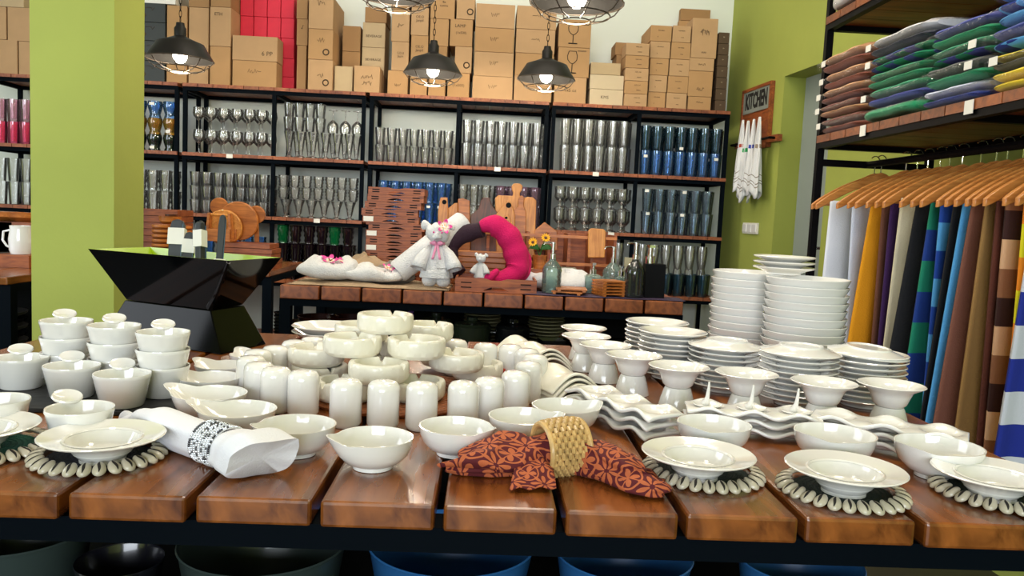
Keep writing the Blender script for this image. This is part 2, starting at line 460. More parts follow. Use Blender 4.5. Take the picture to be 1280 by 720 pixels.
# ------------------------------------------------------------------ cartons along the top
TOP = LV[0]
def carton(x0, x1, z0, z1, y, dep, mat, desc, pos, mark=None, group=None, flap=True, name='cardboard_box', cat='cardboard box'):
    cx = (x0+x1)/2; W = (x1-x0)/2; H = z1-z0
    o = empty(name, (cx, y, z0)); tag(o, None, cat, group)
    o['label'] = desc+' '+pos
    m = MB(); m.box(-W, W, 0, dep, 0, H)
    m.build('carton_body', mat, o, smooth=False, bevel=.002)
    if flap:
        MB().box(-W*.98, W*.98, dep*.5-.02, dep*.5+.02, H, H+.0006).build('packing_tape', M_TAPE, o, smooth=False)
    if mark: mark(o, W, H)
    return o
def mk_text(body, size=.03, dx=0, dz=.5, mat=None, tilt=0):
    def f(o, W, H):
        text_mesh('printed_mark', body, size, mat or M_INK, o, Matrix.Translation((dx*W, -.0008, H*dz)) @ Matrix.Rotation(tilt, 4, 'Y') @ FACE_FRONT)
    return f
def mk_scribble(dz=.5, wd=.7, n=7, seed=1):
    def f(o, W, H):
        rr = random.Random(seed); pts = []
        for k in range(n*3):
            t = k/(n*3-1)
            pts.append((-W*wd*.6+2*W*wd*.6*t, -.001, H*dz+rr.uniform(-.09, .09)*H))
        MB().tube(pts, .0011, 4).build('pen_marks', M_INK, o)
    return f
def mk_seal(dx=.6, dz=.25, r=.016):
    def f(o, W, H):
        MB().tube([(dx*W+r*cos(a*pi/8), -.001, H*dz+r*sin(a*pi/8)) for a in range(16)], .0035, 4, closed=True).build('round_stamp', M_INK, o)
    return f
def mk_glass(o, W, H):
    m = MB()
    m.tube([(-.1*W+x, -.001, H*z) for x, z in ((-.020, .88), (-.029, .72), (-.026, .58), (-.012, .48), (0, .45), (.012, .48), (.026, .58), (.029, .72), (.020, .88))], .0020, 4)
    m.tube([(-.1*W-.02, -.001, H*.88), (-.1*W+.02, -.001, H*.88)], .0016, 4)
    m.tube([(-.1*W, -.001, H*.44), (-.1*W, -.001, H*.15)], .0022, 4)
    m.tube([(-.1*W-.026, -.001, H*.14), (-.1*W+.026, -.001, H*.14)], .003, 4)
    m.build('printed_wine_glass', M_BLACKINK, o)
def both(*fs):
    def f(o, W, H):
        for g in fs: g(o, W, H)
    return f
STK = []
def stack(rects, mat, desc, where, y=YS+.02, dep=.3, marks=None, group=None, z0=None, **kw):
    """rects from the lowest box up: (x0, ytop, x1, ybottom) in the photograph at depth y"""
    z = TOP if z0 is None else z0
    n = len(rects)
    for i, (a, t, b, bt) in enumerate(rects):
        my = (t+bt)/2
        x0 = ony(a, my, y).x; x1 = ony(b, my, y).x
        h = ony((a+b)/2, t, y).z-ony((a+b)/2, bt, y).z
        mt = mat[i % len(mat)] if isinstance(mat, list) else mat
        pos = where if n == 1 else ('topmost ' if i == n-1 else ORD[i]+' from the bottom ')+'in '+where
        mk = marks[i] if isinstance(marks, list) else marks
        carton(x0+.002, x1-.002, z+.0008, z+h, y, dep, mt, desc, pos, mk, group, **kw)
        z += h+.0008
C0, C1, C2, C3 = M_CARD
stack([(-18, 50, 22, 93), (-25, 9, 8, 50), (-20, -30, 30, 9)], [C0, C0, C3], 'tan cardboard carton', 'far left stack left of the pillar', group='cartons left of the pillar')
stack([(23, 51, 62, 93), (9, 9, 48, 51)], [C0, C0], 'tan cardboard carton', 'stack half hidden by the pillar', group='cartons left of the pillar', y=YS+.02)
stack([(168, 77, 206, 103), (168, 52, 206, 77), (168, 29, 207, 52), (168, 5, 207, 29)], M_BLACKBOX, 'black carton', 'black stack right of the pillar', marks=both(mk_seal(-.4, .35, .008), mk_scribble(.7, .5, 3, 5)), group='black cartons', dep=.32)
stack([(170, -24, 220, 5)], M_PAPER, 'white carton', 'lying on top of the black cartons', z0=None if False else ony(190, 5, YS+.02).z+.004, y=YS+.02, dep=.28)
stack([(208, 8, 234, 105)], C1, 'tall narrow tan carton', 'behind the left hanging lamp, beside black cartons')
stack([(235.5, 10, 261, 106), (235.5, -22, 262, 10)], [C0, C2], 'tan carton', 'stack right behind the left lamp')
stack([(262, 59, 288, 107), (262, 10, 289, 59), (263, -25, 289, 10)], [C1, C0, C2], 'tan carton', 'stack left of the pink cartons', marks=[None, mk_text('ETH', .025, -.2, .82), None], y=YS-.0)
stack([(290, 78, 346, 110), (290, 47, 347, 78)], [C1, C0], 'wide low tan carton', 'pair in front of the pink cartons', marks=[mk_scribble(.6, .5, 4, 8), mk_text('6 PP', .035, .55, .3)], y=YS-.0, dep=.13)
for ci, (a, b) in enumerate(((300, 317), (317, 334), (334, 351), (351, 368))):
    rows = [(112, 93), (93, 70), (70, 45), (45, 20), (20, -4), (-4, -26)]
    stack([(a, t, b, bt) for bt, t in rows], M_RED, 'bright pink-red carton', ORD[ci]+' red column from left', y=YS+.16, dep=.18, group='pink-red cartons', flap=False)
stack([(370.5, 56, 383, 112), (370.5, 23, 385, 56), (370.5, -12, 385, 23)], [C2, C2, C2], 'narrow brown carton', 'stack right beside the pink cartons', y=YS+.05, marks=[None, mk_scribble(.7, .4, 3, 4), None])
stack([(384.5, 76, 416, 114), (385, 38, 416.5, 76), (385.5, -3, 417, 38)], [C0, C1, C0], 'square tan carton with stamp', 'stack right of the pink cartons',
      marks=[both(mk_seal(.45, .25), mk_scribble(.5, .4, 3, 3)), both(mk_seal(.45, .25), mk_scribble(.65, .5, 3, 9)), mk_scribble(.8, .5, 4, 2)], y=YS-.0, dep=.34)
stack([(417.5, 83, 441, 115)], C3, 'small open tan carton', 'left of the crumpled carton under the upper lamp', y=YS+.02, dep=.12)
stack([(427, 60, 450, 115), (428, 28, 451, 60)], [C2, C2], 'dark tan carton', 'stack behind the small open carton', y=YS+.16, dep=.2)
stack([(442, 83, 475, 116)], C0, 'crumpled paper carton with yellow tape', 'left of the middle hanging lamp', y=YS-.005, dep=.14, marks=both(mk_scribble(.6, .8, 6, 31), mk_scribble(.35, .6, 5, 32)), flap=False)
stack([(452, 90, 480, 117), (452, 56, 481, 90), (453, 25, 482, 56), (456, 6, 484, 25)], [C2, C3, C3, C2], 'pale tan stamped carton', 'stack behind the crumpled carton', y=YS+.15, dep=.2,
      marks=[None, mk_text('BEVERAGE', .02, 0, .55), mk_text('BEVERAGE', .02, 0, .45), None])
stack([(484, 91, 510, 121), (489, 55, 511, 91), (489, 15, 512, 55), (489, -16, 512, 15)], [C1, C0, C0, C2], 'narrow tan carton', 'stack left of the middle lamp', marks=[mk_scribble(.4, .5, 4, 77), mk_text('5,D,0\nJapin', .018, .05, .55), mk_scribble(.5, .6, 4, 41), None])
stack([(512, 93, 534, 122), (513, 47, 535, 93), (513.5, 12, 536, 47), (514, -18, 536, 12)], [C1, C1, C0, C2], 'tan carton with dotted print', 'stack behind the middle lamp', marks=[mk_text('A11', .02, 0, .7), mk_text('OE.O\nJanpil', .02, 0, .65), mk_text('OE.O\nJanpil', .02, 0, .6), None])
stack([(535, 93, 557, 123), (536, 60, 559, 93), (537, 26, 561, 60), (538, -12, 569, 26)], [C1, C2, C1, C1], 'tan carton', 'stack right behind the middle lamp', marks=[None, mk_text('Rbb', .02, 0, .6), None, mk_text('4x\ncuncu', .02, .1, .5)])
stack([(559, 93, 587, 124), (568, 60, 590, 93), (562, 26, 591, 60), (570.5, -6, 594, 26)], [C1, C0, C1, C0], 'tan carton with handwriting', 'stack right of the middle lamp', marks=[mk_text('(1x500)', .022, 0, .5), mk_seal(.4, .3), both(mk_text('LAMP', .026, -.1, .75), mk_text('(1x500)', .02, 0, .5)), mk_seal(.5, .3)])
stack([(590, 97, 641, 126), (592, 67, 642, 97), (593, 37, 643, 67), (594.5, 7, 644, 37)], [C0, C0, C1, C0], 'wide flat tan carton', 'stack left behind the right lamp', marks=mk_scribble(.55, .35, 3, 15), group='wide flat cartons')
stack([(642, 97, 690, 129), (643.5, 69, 692, 97), (644.5, 39, 694, 69), (645.5, 10, 696, 39)], [C0, C1, C0, C0], 'wide flat tan carton', 'stack right behind the right lamp', marks=mk_scribble(.6, .35, 3, 16), group='wide flat cartons')
stack([(692.5, 98, 733, 131), (697, 61, 737, 98), (698, 26, 739, 61)], [C0, C1, C1], 'tan carton', 'stack right of the right lamp', marks=[mk_text('1x5 oz', .026, 0, .5), both(mk_glass, mk_text('mmmm', .016, .5, .9, M_BLACKINK)), both(mk_glass, mk_text('mmmm', .016, .5, .9, M_BLACKINK))])
stack([(736.5, 113, 779, 133), (737, 95, 780, 113), (738, 80, 776, 95)], [M_CARDW, M_CARDW, C3], 'pale open carton', 'stack right of the wine glass cartons', marks=[mk_text('KMS', .025, -.1, .5), None, None])
stack([(780, 119, 809, 134.5), (780.5, 103, 810, 119), (781, 87, 811, 103), (781.5, 71.5, 811.5, 87), (782, 56, 812, 71.5)], M_CARD[:2], 'small tan printed carton', 'stack of five beside the pale cartons', marks=both(mk_text('ooo oo', .012, .1, .72), mk_text('mmm', .011, .2, .3)), group='small printed cartons', y=YS-.005, dep=.15)
stack([(771, 83, 801, 134), (770, 66, 802, 83), (769, 50, 803, 66)], [C2, C2, C2], 'tan carton', 'stack behind the five small cartons', y=YS+.17, dep=.17)
stack([(809.5, 116, 832, 136), (811, 95, 834, 116), (812, 74, 836, 95), (812.5, 53, 838, 74), (813, 33, 840, 53)], [C1, C0], 'small tan printed carton', 'left column of two right of centre', marks=both(mk_text('oo-ooo', .012, 0, .7), mk_text('x', .012, -.3, .3)), group='small printed cartons')
stack([(832.5, 117, 858.5, 137), (834.5, 96, 860.5, 117), (836.5, 75, 862, 96), (838.5, 54, 863.5, 75), (840.5, 33, 864, 54)], [C0, C1], 'small tan printed carton', 'right column of two right of centre', marks=both(mk_text('oo-ooo', .012, 0, .7), mk_text('vvx', .012, .1, .3)), group='small printed cartons')
stack([(859.5, 121, 889, 138), (860, 89, 891, 121), (861.5, 73, 893, 89), (864.5, 23, 897, 73)], [C1, C1, C0, C0], 'tan carton', 'tallest front stack at right end', marks=[mk_scribble(.6, .5, 4, 61), mk_scribble(.3, .5, 4, 63), mk_scribble(.5, .5, 4, 62), both(mk_scribble(.65, .6, 6, 64), mk_text('uuu', .02, 0, .15))])
stack([(845, 33, 880, 137), (849, 17, 886, 33), (851, 2, 889, 17)], [C2, C1, C2], 'tan carton', 'stack behind the tallest right end stack', y=YS+.325, dep=.05, flap=False)
stack([(893.5+i*.8, 126-14.3*i, 907.5+i*.8, 140-14.3*i) for i in range(7)], M_DARKCARD, 'small dark brown carton', 'dark column beside the green wall', marks=mk_text('o-', .012, 0, .6, M_CARDW), group='dark brown cartons', dep=.32)

# ------------------------------------------------------------------ glassware
def glass_obj(name, prof, mat, seg=14, fn=None, label_tag=False, tagz=.03, r=.03):
    o = MB().lathe(prof, seg, fn=fn).build(name, mat, None, angle=60)
    if label_tag:
        m = MB(); m.grid(lambda u, v: ((r+.0012)*cos(-pi/2+(u-.5)*.7), (r+.0012)*sin(-pi/2+(u-.5)*.7), tagz+v*.016), 4, 1)
        m.build('price_sticker', M_PAPER, o)
    return o
def P_tumbler(r0, r1, h, t=.0022, b=.014):
    return [(0, 0), (r0*.95, 0), (r0, .002), (r1, h), (r1-t, h), (r0-t, b), (0, b)]
def P_curvy(r, h):
    return [(0, 0), (r*.8, 0), (r*.82, h*.05), (r*.68, h*.22), (r*.9, h*.55), (r, h*.78), (r*.92, h), (r*.92-.0022, h), (r-.0022, h*.78), (r*.9-.0022, h*.55), (r*.66-.0022, h*.22), (0, h*.12)]
def P_wine(r, h):
    return [(0, 0), (r*.8, 0), (r*.8, .002), (r*.15, .006), (.0035, .014), (.0032, h*.42), (r*.35, h*.47), (r*.85, h*.6), (r, h*.75), (r*.88, h), (r*.88-.0015, h), (r-.0018, h*.75), (r*.83, h*.61), (r*.3, h*.49), (0, h*.475)]
def P_goblet(r, h):
    return [(0, 0), (r*.85, 0), (r*.85, .003), (r*.3, .012), (.007, .02), (.008, h*.28), (r*.5, h*.34), (r*.95, h*.5), (r*.9, h*.7), (r, h), (r-.002, h), (r*.88-.002, h*.7), (r*.93-.002, h*.5), (r*.4, h*.36), (0, h*.35)]
def P_footed(r, h):
    return [(0, 0), (r*.75, 0), (r*.72, .006), (r*.25, .014), (r*.4, h*.25), (r*.6, h*.6), (r, h), (r-.002, h), (r*.57, h*.6), (r*.35, h*.27), (0, h*.25)]
def P_pressed(r, h):
    pr = [(0, 0), (r*.72, 0)]
    for k in range(7):
        pr.append((r*(.72+.04*k)+(.003 if k % 2 else -.002), h*(.04+.14*k)))
    return pr+[(r, h), (r-.0025, h), (r*.7-.002, .01), (0, .01)]
def facet(n, d):
    def f(p, a, i):
        k = 1-d*(.5+.5*cos(n*a)); return (p[0]*k, p[1]*k, p[2])
    return f
KINDS = {}
def kind(key, name, prof, mat, h, r, **kw):
    KINDS[key] = (glass_obj(name, prof, mat, r=r, **kw), h, name)
    KINDS[key][0].location = (0, YS+.1, .31)   # replaced on first use
def row(key, xa, xb, z, desc, where, cat='glass', pitch=None, layers=1, depth=2, group=None, tags=None, yoff=.035, jit=.002, flip=False, first=0, count=None, keys=None, zoff=0, alt=None):
    """a block of glasses standing between two posts, every glass its own object"""
    proto, h, nm = KINDS[key]
    rr = {k: v for k, v in ()}
    pitch = pitch or .07
    n = int((xb-xa-.03)/pitch) if count is None else count
    x0 = (xa+xb)/2-(n-1)*pitch/2
    names = ['lower', 'upper'] if layers == 2 else (['bottom', 'middle', 'top'] if layers == 3 else [''])
    for l in range(layers):
        pk = (keys[l] if keys else key)
        for d in range(depth):
            for i in range(n):
                p = KINDS[pk][0]
                if tags and ((i*7+l*3+d) % tags == 0) and pk+'_t' in KINDS: p = KINDS[pk+'_t'][0]
                if alt and l == layers-1 and i not in alt: p = KINDS['plum'][0]
                zz = z+.0006+zoff+sum((KINDS[keys[q]][1] if keys else h)+.0012 for q in range(l))
                hh = KINDS[pk][1]
                rot = (pi, 0, 0) if flip else (0, 0, random.uniform(-.3, .3))
                dd = desc if isinstance(desc, str) else desc[l]
                lab = '%s, %s from left in %s%s row, %s' % (dd, ORD[i], 'front ' if d == 0 else 'rear ', names[l], where)
                use(p, (x0+i*pitch+(pitch*.42 if d % 2 else 0)+random.uniform(-jit, jit), YS+yoff+d*(pitch+.004)+random.uniform(-jit, jit), zz+(hh if flip else 0)), rot=rot, label=lab.replace('  ', ' ').replace(' row', ' row'), cat=cat, group=(group or dd+' '+where))
kind('tum10', 'tumbler', P_tumbler(.023, .032, .098), M_GL, .098, .03)
kind('tum13', 'tumbler', P_tumbler(.025, .033, .132), M_GL, .132, .03)
kind('fac15', 'highball_glass', P_tumbler(.027, .033, .150), M_GLG, .150, .03, fn=facet(8, .07), seg=24)
kind('flute', 'footed_glass', P_footed(.032, .15), M_GL, .15, .03)
kind('tum8', 'tumbler', P_tumbler(.025, .032, .079), M_GL, .079, .03)
kind('cup7', 'tumbler', P_pressed(.032, .068), M_GLG, .068, .03)
kind('sund', 'footed_glass', P_footed(.036, .105), M_GLG, .105, .03)
kind('wine', 'wine_glass', P_wine(.034, .13), M_GLG, .13, .03, seg=16)
kind('gob', 'goblet', P_goblet(.035, .128), M_GLG, .128, .03, seg=16)
kind('dia', 'tumbler', P_pressed(.033, .118), M_GLG, .118, .03, seg=10)
kind('blu', 'tumbler', P_tumbler(.027, .033, .142), M_GLB, .142, .032)
kind('blu_t', 'tumbler', P_tumbler(.027, .033, .142), M_GLB, .142, .032, label_tag=True, tagz=.1)
kind('teal', 'tumbler', P_tumbler(.027, .033, .142), M_GLT, .142, .032)
kind('teal_t', 'tumbler', P_tumbler(.027, .033, .142), M_GLT, .142, .03, label_tag=True, tagz=.01)
kind('lbl', 'tumbler', P_tumbler(.024, .033, .133), M_GLLB, .133, .031)
kind('lbl_t', 'tumbler', P_tumbler(.024, .033, .133), M_GLLB, .133, .032, label_tag=True, tagz=.112)
kind('pblu', 'tumbler', P_pressed(.032, .12), M_GLB, .12, .03)
kind('pblu_t', 'tumbler', P_pressed(.032, .12), M_GLB, .12, .03, label_tag=True, tagz=.09)
kind('vio', 'tumbler', P_pressed(.032, .12), M_GLV, .12, .03)
kind('prs', 'tumbler', P_pressed(.032, .12), M_GLG, .12, .03)
kind('curv', 'tumbler', P_curvy(.034, .17), M_GLG, .17, .03)
kind('dkb', 'tumbler', P_tumbler(.028, .035, .13), M_GLT, .13, .03)
kind('pnk', 'tumbler', P_tumbler(.03, .033, .125), M_GLP, .125, .03)
kind('lpk', 'tumbler', P_tumbler(.03, .033, .125), M_GLLP, .125, .03)
kind('sbl', 'carafe', P_curvy(.042, .095), M_GLB, .095, .04)
kind('sbl_t', 'carafe', P_curvy(.042, .095), M_GLB, .095, .042, label_tag=True, tagz=.07)
kind('sam', 'carafe', P_curvy(.042, .092), M_GLA, .092, .04)
kind('sam_t', 'carafe', P_curvy(.042, .092), M_GLA, .092, .036, label_tag=True, tagz=.01)
kind('sdg', 'carafe', P_curvy(.042, .092), M_GLDG, .092, .04)
kind('sdg_t', 'carafe', P_curvy(.042, .092), M_GLDG, .092, .036, label_tag=True, tagz=.01)
kind('plum', 'goblet', P_pressed(.036, .105), M_GLDP, .105, .03)
kind('grn', 'goblet', P_pressed(.036, .105), M_GLGR, .105, .03)
L1, L2, L3, L4 = LV[1:]
A = X0-1.08
# second shelf from the top
row('pnk', A-.02, X0-.5, L1, ['deep pink glass tumbler', 'pale pink glass tumbler'], 'left of the pillar', layers=2, keys=['pnk', 'lpk'], depth=1, count=7)
row('sdg', X0-.36, X0, L1, ['dark green round glass', 'amber round glass', 'blue round glass'], 'just right of pillar', layers=3, keys=['sdg', 'sam', 'sbl'], depth=1, pitch=.087, tags=2, count=4)
row('wine', X1, X2, L1, 'clear stemmed wine glass', 'left lamp bay', layers=2, pitch=.073, depth=2, cat='wine glass')
row('flute', X2, X3, L1, 'clear footed glass', 'left of post pair', layers=1, pitch=.07, depth=2)
row('tum8', X2, X2+.34, L1, 'small clear tumbler', 'stacked over footed glasses', layers=2, pitch=.06, depth=1, zoff=.152, count=4, jit=.001)
row('wine', X2+.30, X3-.01, L1, 'upturned clear wine glass', 'over the footed glasses', layers=1, pitch=.07, depth=1, zoff=.152, count=3, cat='wine glass', flip=True)
row('tum10', X4, X5, L1, 'short clear tumbler', 'behind the middle lamp bay', layers=2, pitch=.066)
row('tum13', X5, X6, L1, 'clear tumbler', 'bay left of right lamp', layers=2, pitch=.068)
row('fac15', X7, X8, L1, 'clear faceted highball glass', 'bay right of right lamp', layers=2, pitch=.069)
row('blu', X8, X9, L1, ['blue straight tumbler', 'dark teal straight tumbler'], 'second shelf by green wall', layers=2, keys=['blu', 'teal'], pitch=.07, tags=6)
# third shelf from the top
row('tum13', A-.02, X0-.5, L2, 'clear tumbler', 'left of the pillar', layers=2, depth=1, count=7)
row('dia', X0-.36, X0, L2, 'diamond cut clear tumbler', 'just right of pillar', layers=2, pitch=.07, depth=2, count=4)
row('tum8', X1, X2, L2, 'short clear tumbler', 'above the round boards', layers=3, pitch=.066, depth=2)
row('sund', X2, X3, L2, 'clear footed sundae glass', 'above dark goblets', layers=1, pitch=.075, depth=1)
row('cup7', X2, X3, L2, 'small clear pressed cup', 'above dark goblets', layers=2, pitch=.068, depth=1, zoff=.107, jit=.001)
row('pblu', X4, X5, L2, 'blue ribbed tumbler', 'behind the tray stack', layers=2, pitch=.068, tags=7)
row('prs', X5, X5+.22, L2, 'clear ribbed tumbler', 'behind the dark board', layers=2, pitch=.068, count=3)
row('vio', X5+.22, X6, L2, 'purple ribbed tumbler', 'behind the paddle boards', layers=2, pitch=.068, count=4)
row('gob', X7, X8, L2, 'clear knobbed goblet', 'third shelf centre right', layers=2, pitch=.074, cat='goblet')
row('lbl', X8, X9, L2, 'pale blue tapered tumbler', 'third shelf by green wall', layers=2, pitch=.072, tags=3)
# fourth shelf
row('plum', X2-.02, X3, L3, ['dark plum goblet', 'dark plum goblet', 'dark goblet'], 'behind the white towels', alt=(0, 4, 6), layers=3, keys=['plum', 'plum', 'grn'], pitch=.076, cat='goblet', depth=1)
row('plum', X2-.02, X3, L3, 'dark plum goblet', 'rear, behind the white towels', layers=2, pitch=.076, cat='goblet', depth=1, yoff=.13)
row('pblu', X1, X2, L3, 'blue ribbed tumbler', 'shelf below the round boards', layers=2, pitch=.075, depth=1)
row('dkb', X8, X9, L3, 'dark blue tumbler', 'fourth shelf by green wall', layers=1, pitch=.074)
row('curv', X8, X9-.02, L3, 'clear curvy tumbler', 'fourth shelf over the dark blue tumblers', layers=1, pitch=.072, zoff=.132, depth=1)
row('dkb', X7, X8, L3, 'dark blue tumbler', 'fourth shelf behind black dispenser', layers=1, pitch=.074, depth=1)
row('curv', X7, X8, L3, 'clear curvy tumbler', 'fourth shelf behind black dispenser', layers=1, pitch=.072, zoff=.132, depth=1)
for k, v in KINDS.items():
    if v[0].name not in USED:
        for c in list(v[0].children): bpy.data.objects.remove(c)
        bpy.data.objects.remove(v[0])
# price cards on the deck edges
for i, (px, py, wh) in enumerate(((287, 190, 'left lamp bay'), (622, 207, 'right of the middle lamp'), (745, 213, 'below the faceted glasses'), (764, 290, 'below the knobbed goblets'), (396, 275, 'above the dark goblets'))):
    p = ony(px, py, YS-.016)
    z = min(LV, key=lambda q: abs(q-p.z))
    tag(MB().box(-.018, .018, -.001, 0, -.012, .012).build('price_card', M_PAPER, smooth=False, loc=(p.x, YS-.0165, z-.012)), 'small white price card on the shelf edge '+wh, 'price card', 'shelf price cards')

# ================================================================== HANGING LAMPS
def lamp(px, py, Y, diam, label, power):
    c = ony(px, py, Y)
    o = empty('pendant_lamp', c, label=label, cat='pendant lamp', group='caged black hanging lamps')
    R_ = diam/2; k = R_/.15
    t = .002
    prof = [(.026, .105), (.034, .10), (.062, .088), (.105, .072), (.142, .012), (.150, .0), (.149, -.003), (.139, .012), (.102, .068), (.06, .083), (.03, .095)]
    MB().lathe([(r*k, z*k) for r, z in prof], 32).build('lamp_shade', [M_SHADE], o)
    MB().lathe([(0, .165*k), (.018*k, .165*k), (.02*k, .15*k), (.027*k, .14*k), (.027*k, .09*k), (0, .09*k)], 16).build('socket', M_SHADE, o)
    ht = 3.49-c.z
    ch = MB(); n = int((ht-.165*k)/.03)
    for i in range(n+1):
        z = .165*k+i*.03+.012
        if z > ht: break
        ch.tube([(.006*cos(a)*(1 if i % 2 else 0), .006*cos(a)*(0 if i % 2 else 1), z+.019*sin(a)) for a in [2*pi*j/8 for j in range(8)]], .0016, 4, closed=True)
    ch.build('chain', M_RACK, o)
    MB().lathe([(0, ht), (.05, ht), (.045, ht-.02), (0, ht-.025)], 16).build('ceiling_rose', M_RACK, o)
    MB().ball((0, 0, .016*k), (.032*k, .032*k, .036*k)).build('bulb', M_BULB, o)
    cg = MB()
    for i in range(8):
        a = 2*pi*i/8+.2
        cg.tube([(R_*cos(a)*q, R_*sin(a)*q, z*k) for q, z in ((1.0, -.0), (.86, -.028), (.6, -.05), (.3, -.058))], .0022*k, 5)
    for q, z in ((.3, -.058), (.72, -.042), (1.0, -.003)):
        cg.tube([(R_*q*cos(2*pi*j/24), R_*q*sin(2*pi*j/24), z*k) for j in range(24)], .0024*k, 5, closed=True)
    cg.build('wire_cage', M_CAGE, o)
    l = bpy.data.lights.new('bulb_light', 'POINT'); l.energy = power; l.color = (1, .86, .66); l.shadow_soft_size = .028*k
    lo = bpy.data.objects.new('bulb_light', l); COL.objects.link(lo); lo.parent = o; lo.location = (0, 0, -.05*k)
M_SHADE = plain('lamp_shade_black', '#131211', .5, spec=.3)
M_CAGE = plain('cage_wire', '#5a5046', .35, .6)
M_BULB = emit('bulb_glow', (1, .9, .74), 22)
lamp(225, 74, 3.9, .305, 'black caged pendant lamp, smallest and leftmost, beside the pillar', 9)
lamp(541, 92, 4.15, .298, 'black caged pendant lamp in the middle, lower of the middle pair', 9)
lamp(682.5, 99, 4.15, .298, 'black caged pendant lamp right of centre, lower of that pair', 9)
lamp(495, -7, 3.1, .302, 'black caged pendant lamp cut by the top edge, left of the two', 7)
lamp(721, 3, 2.6, .30, 'large black caged pendant lamp cut by the top edge, right of two', 7)

# ================================================================== RIGHT WALL: sign, towels, switches
def on_wall(px, py, off=-.004):
    s, z = wall_s(px, py); return wall_pt(s, off, z)
# frame of the wall: u along the wall towards the front, n out of the wall (towards -x), z up
UW = Vector((sin(WA), -cos(WA), 0)); NW = Vector((-cos(WA), -sin(WA), 0))
def wall_frame(p):
    return Matrix(((UW.x, NW.x, 0, p.x), (UW.y, NW.y, 0, p.y), (0, 0, 1, p.z), (0, 0, 0, 1)))
sa, za = wall_s(933, 115); sb, zb = wall_s(970, 178); sc, zc = wall_s(970, 100); sd, zd = wall_s(932, 150)
zsb = min(zb, zd)-.02
def wall_s_off(px, py, off):
    d = ray(px, py); nrm = Vector((cos(WA), sin(WA), 0)); p0 = wall_pt(0, -off)
    p = CAM + d*((p0-CAM).dot(nrm)/d.dot(nrm)); return (p-p0).dot(UW), p.z
ps = wall_pt((sa+sc)/2, 0, 0); ps.z = zsb
W2 = (sc-sa)/2; HS = (za+zc)/2-zsb
sg = empty('wall_sign', (0, 0, 0), label='wooden framed sign reading KITCHEN on the green wall', cat='sign'); sg.matrix_world = wall_frame(ps)
M_SIGNG = plain('sign_grey_panel', '#868c84', .7)
m = MB(); m.box(-W2, W2, .002, .016, 0, HS); m.build('backboard', M_TRAYWOOD, sg, smooth=False)
m = MB(); m.box(-W2, -W2+.018, .016, .026, 0, HS).box(W2-.018, W2, .016, .026, 0, HS).box(-W2+.018, W2-.018, .016, .026, HS-.018, HS)
m.build('sign_frame', M_TRAYWOOD, sg, smooth=False)
MB().box(-W2+.018, W2-.018, .0162, .02, HS*.60, HS-.018).build('sign_panel', M_SIGNG, sg, smooth=False)
FW = Matrix(((1, 0, 0, 0), (0, 0, -1, 0), (0, 1, 0, 0), (0, 0, 0, 1)))
# letters face out along the wall normal (+y of the frame is NW)
FWN = Matrix(((1, 0, 0, 0), (0, 0, 1, .0205), (0, 1, 0, HS*.775), (0, 0, 0, 1)))
t = text_mesh('sign_lettering', 'KITCHEN', .10, M_BLACKINK, sg, FWN @ Matrix.Diagonal((.72, 1.25, 1, 1)), extrude=.0012, bold=.0035)
# towel rail with four tied towels
s0, z0 = wall_s_off(916, 182, .05); s1, z1 = wall_s_off(964, 172, .05)
pr = wall_pt((s0+s1)/2, 0, (z0+z1)/2-.0)
rl = empty('towel_rail', label='small wooden towel rail on the green wall below the sign', cat='towel rail'); rl.matrix_world = wall_frame(pr)
L = (s1-s0)/2
MB().box(-L-.02, -L+.05, .002, .03, -.018, .018).build('rail_plate', M_TRAYWOOD, rl, smooth=False)
MB().box(L-.12, L+.03, .002, .03, -.018, .018).build('rail_plate', M_TRAYWOOD, rl, smooth=False)
MB().tube([(-L, .03, 0), (-L, .06, 0), (L, .06, 0), (L, .03, 0)], .007).build('rail_bar', M_RACK, rl)
for i, (px, ty, by, band, nm) in enumerate(((929, 150, 236, '#b04a3a', 'red'), (935.5, 151, 249, '#1f9a52', 'green'), (942.5, 149, 240, '#3a4aa8', 'blue'), (950, 146, 244, '#9a8a7a', 'grey'))):
    s, zt = wall_s_off(px, ty, .078); zbm = wall_s_off(px, by, .078)[1]; h = zt-zbm
    o = empty('kitchen_towel', label='white kitchen towel with %s band hanging from the wall rail' % nm, cat='towel', group='towels on the wall rail'); o.matrix_world = wall_frame(wall_pt(s, 0, zbm))
    def tw(u, v, h=h, i=i):
        a = 2*pi*u; z = h*v
        r = .008+.040*(1-v)**.85
        r *= 1+.28*sin(5*a+i*2+v*3)
        zz = z+(.05*h*sin(3*a+i)*(1-v)**3)
        return (r*cos(a), .060+r*.55*sin(a)+(.018 if v < .9 else .018), zz)
    m = MB(); m.grid(tw, 30, 16, wrap_u=True)
    o1 = m.build('towel_cloth', plain('towel_cloth_%s' % nm, (.72, .74, .76, 1), .9), o, solid=.001)
    mm = MB(); mm.grid(lambda u, v: (lambda p: (p[0]*1.05, .078+(p[1]-.078)*1.05, p[2]))(tw(u, .60+.05*v)), 30, 2, wrap_u=True)
    mm.build('coloured_band', plain('band_%s' % nm, band, .9), o)
    mm = MB()
    for q in (.12, .16, .24): mm.grid(lambda u, v: (lambda p: (p[0]*1.04, .078+(p[1]-.078)*1.04, p[2]))(tw(u, q+.012*v)), 30, 1, wrap_u=True)
    mm.build('woven_stripes', M_GREYCLOTH, o)
o = empty('light_switch', label='white three-gang switch plate on the green wall', cat='light switch')
s0, z0 = wall_s(930.5, 285); s1, z1 = wall_s(949, 286)
o.matrix_world = wall_frame(wall_pt((s0+s1)/2, 0, z0)); W3 = (s1-s0)/2
MB().box(-W3, W3, .002, .012, -.032, .032).build('switch_plate', M_PAPER, o, smooth=False, bevel=.002)
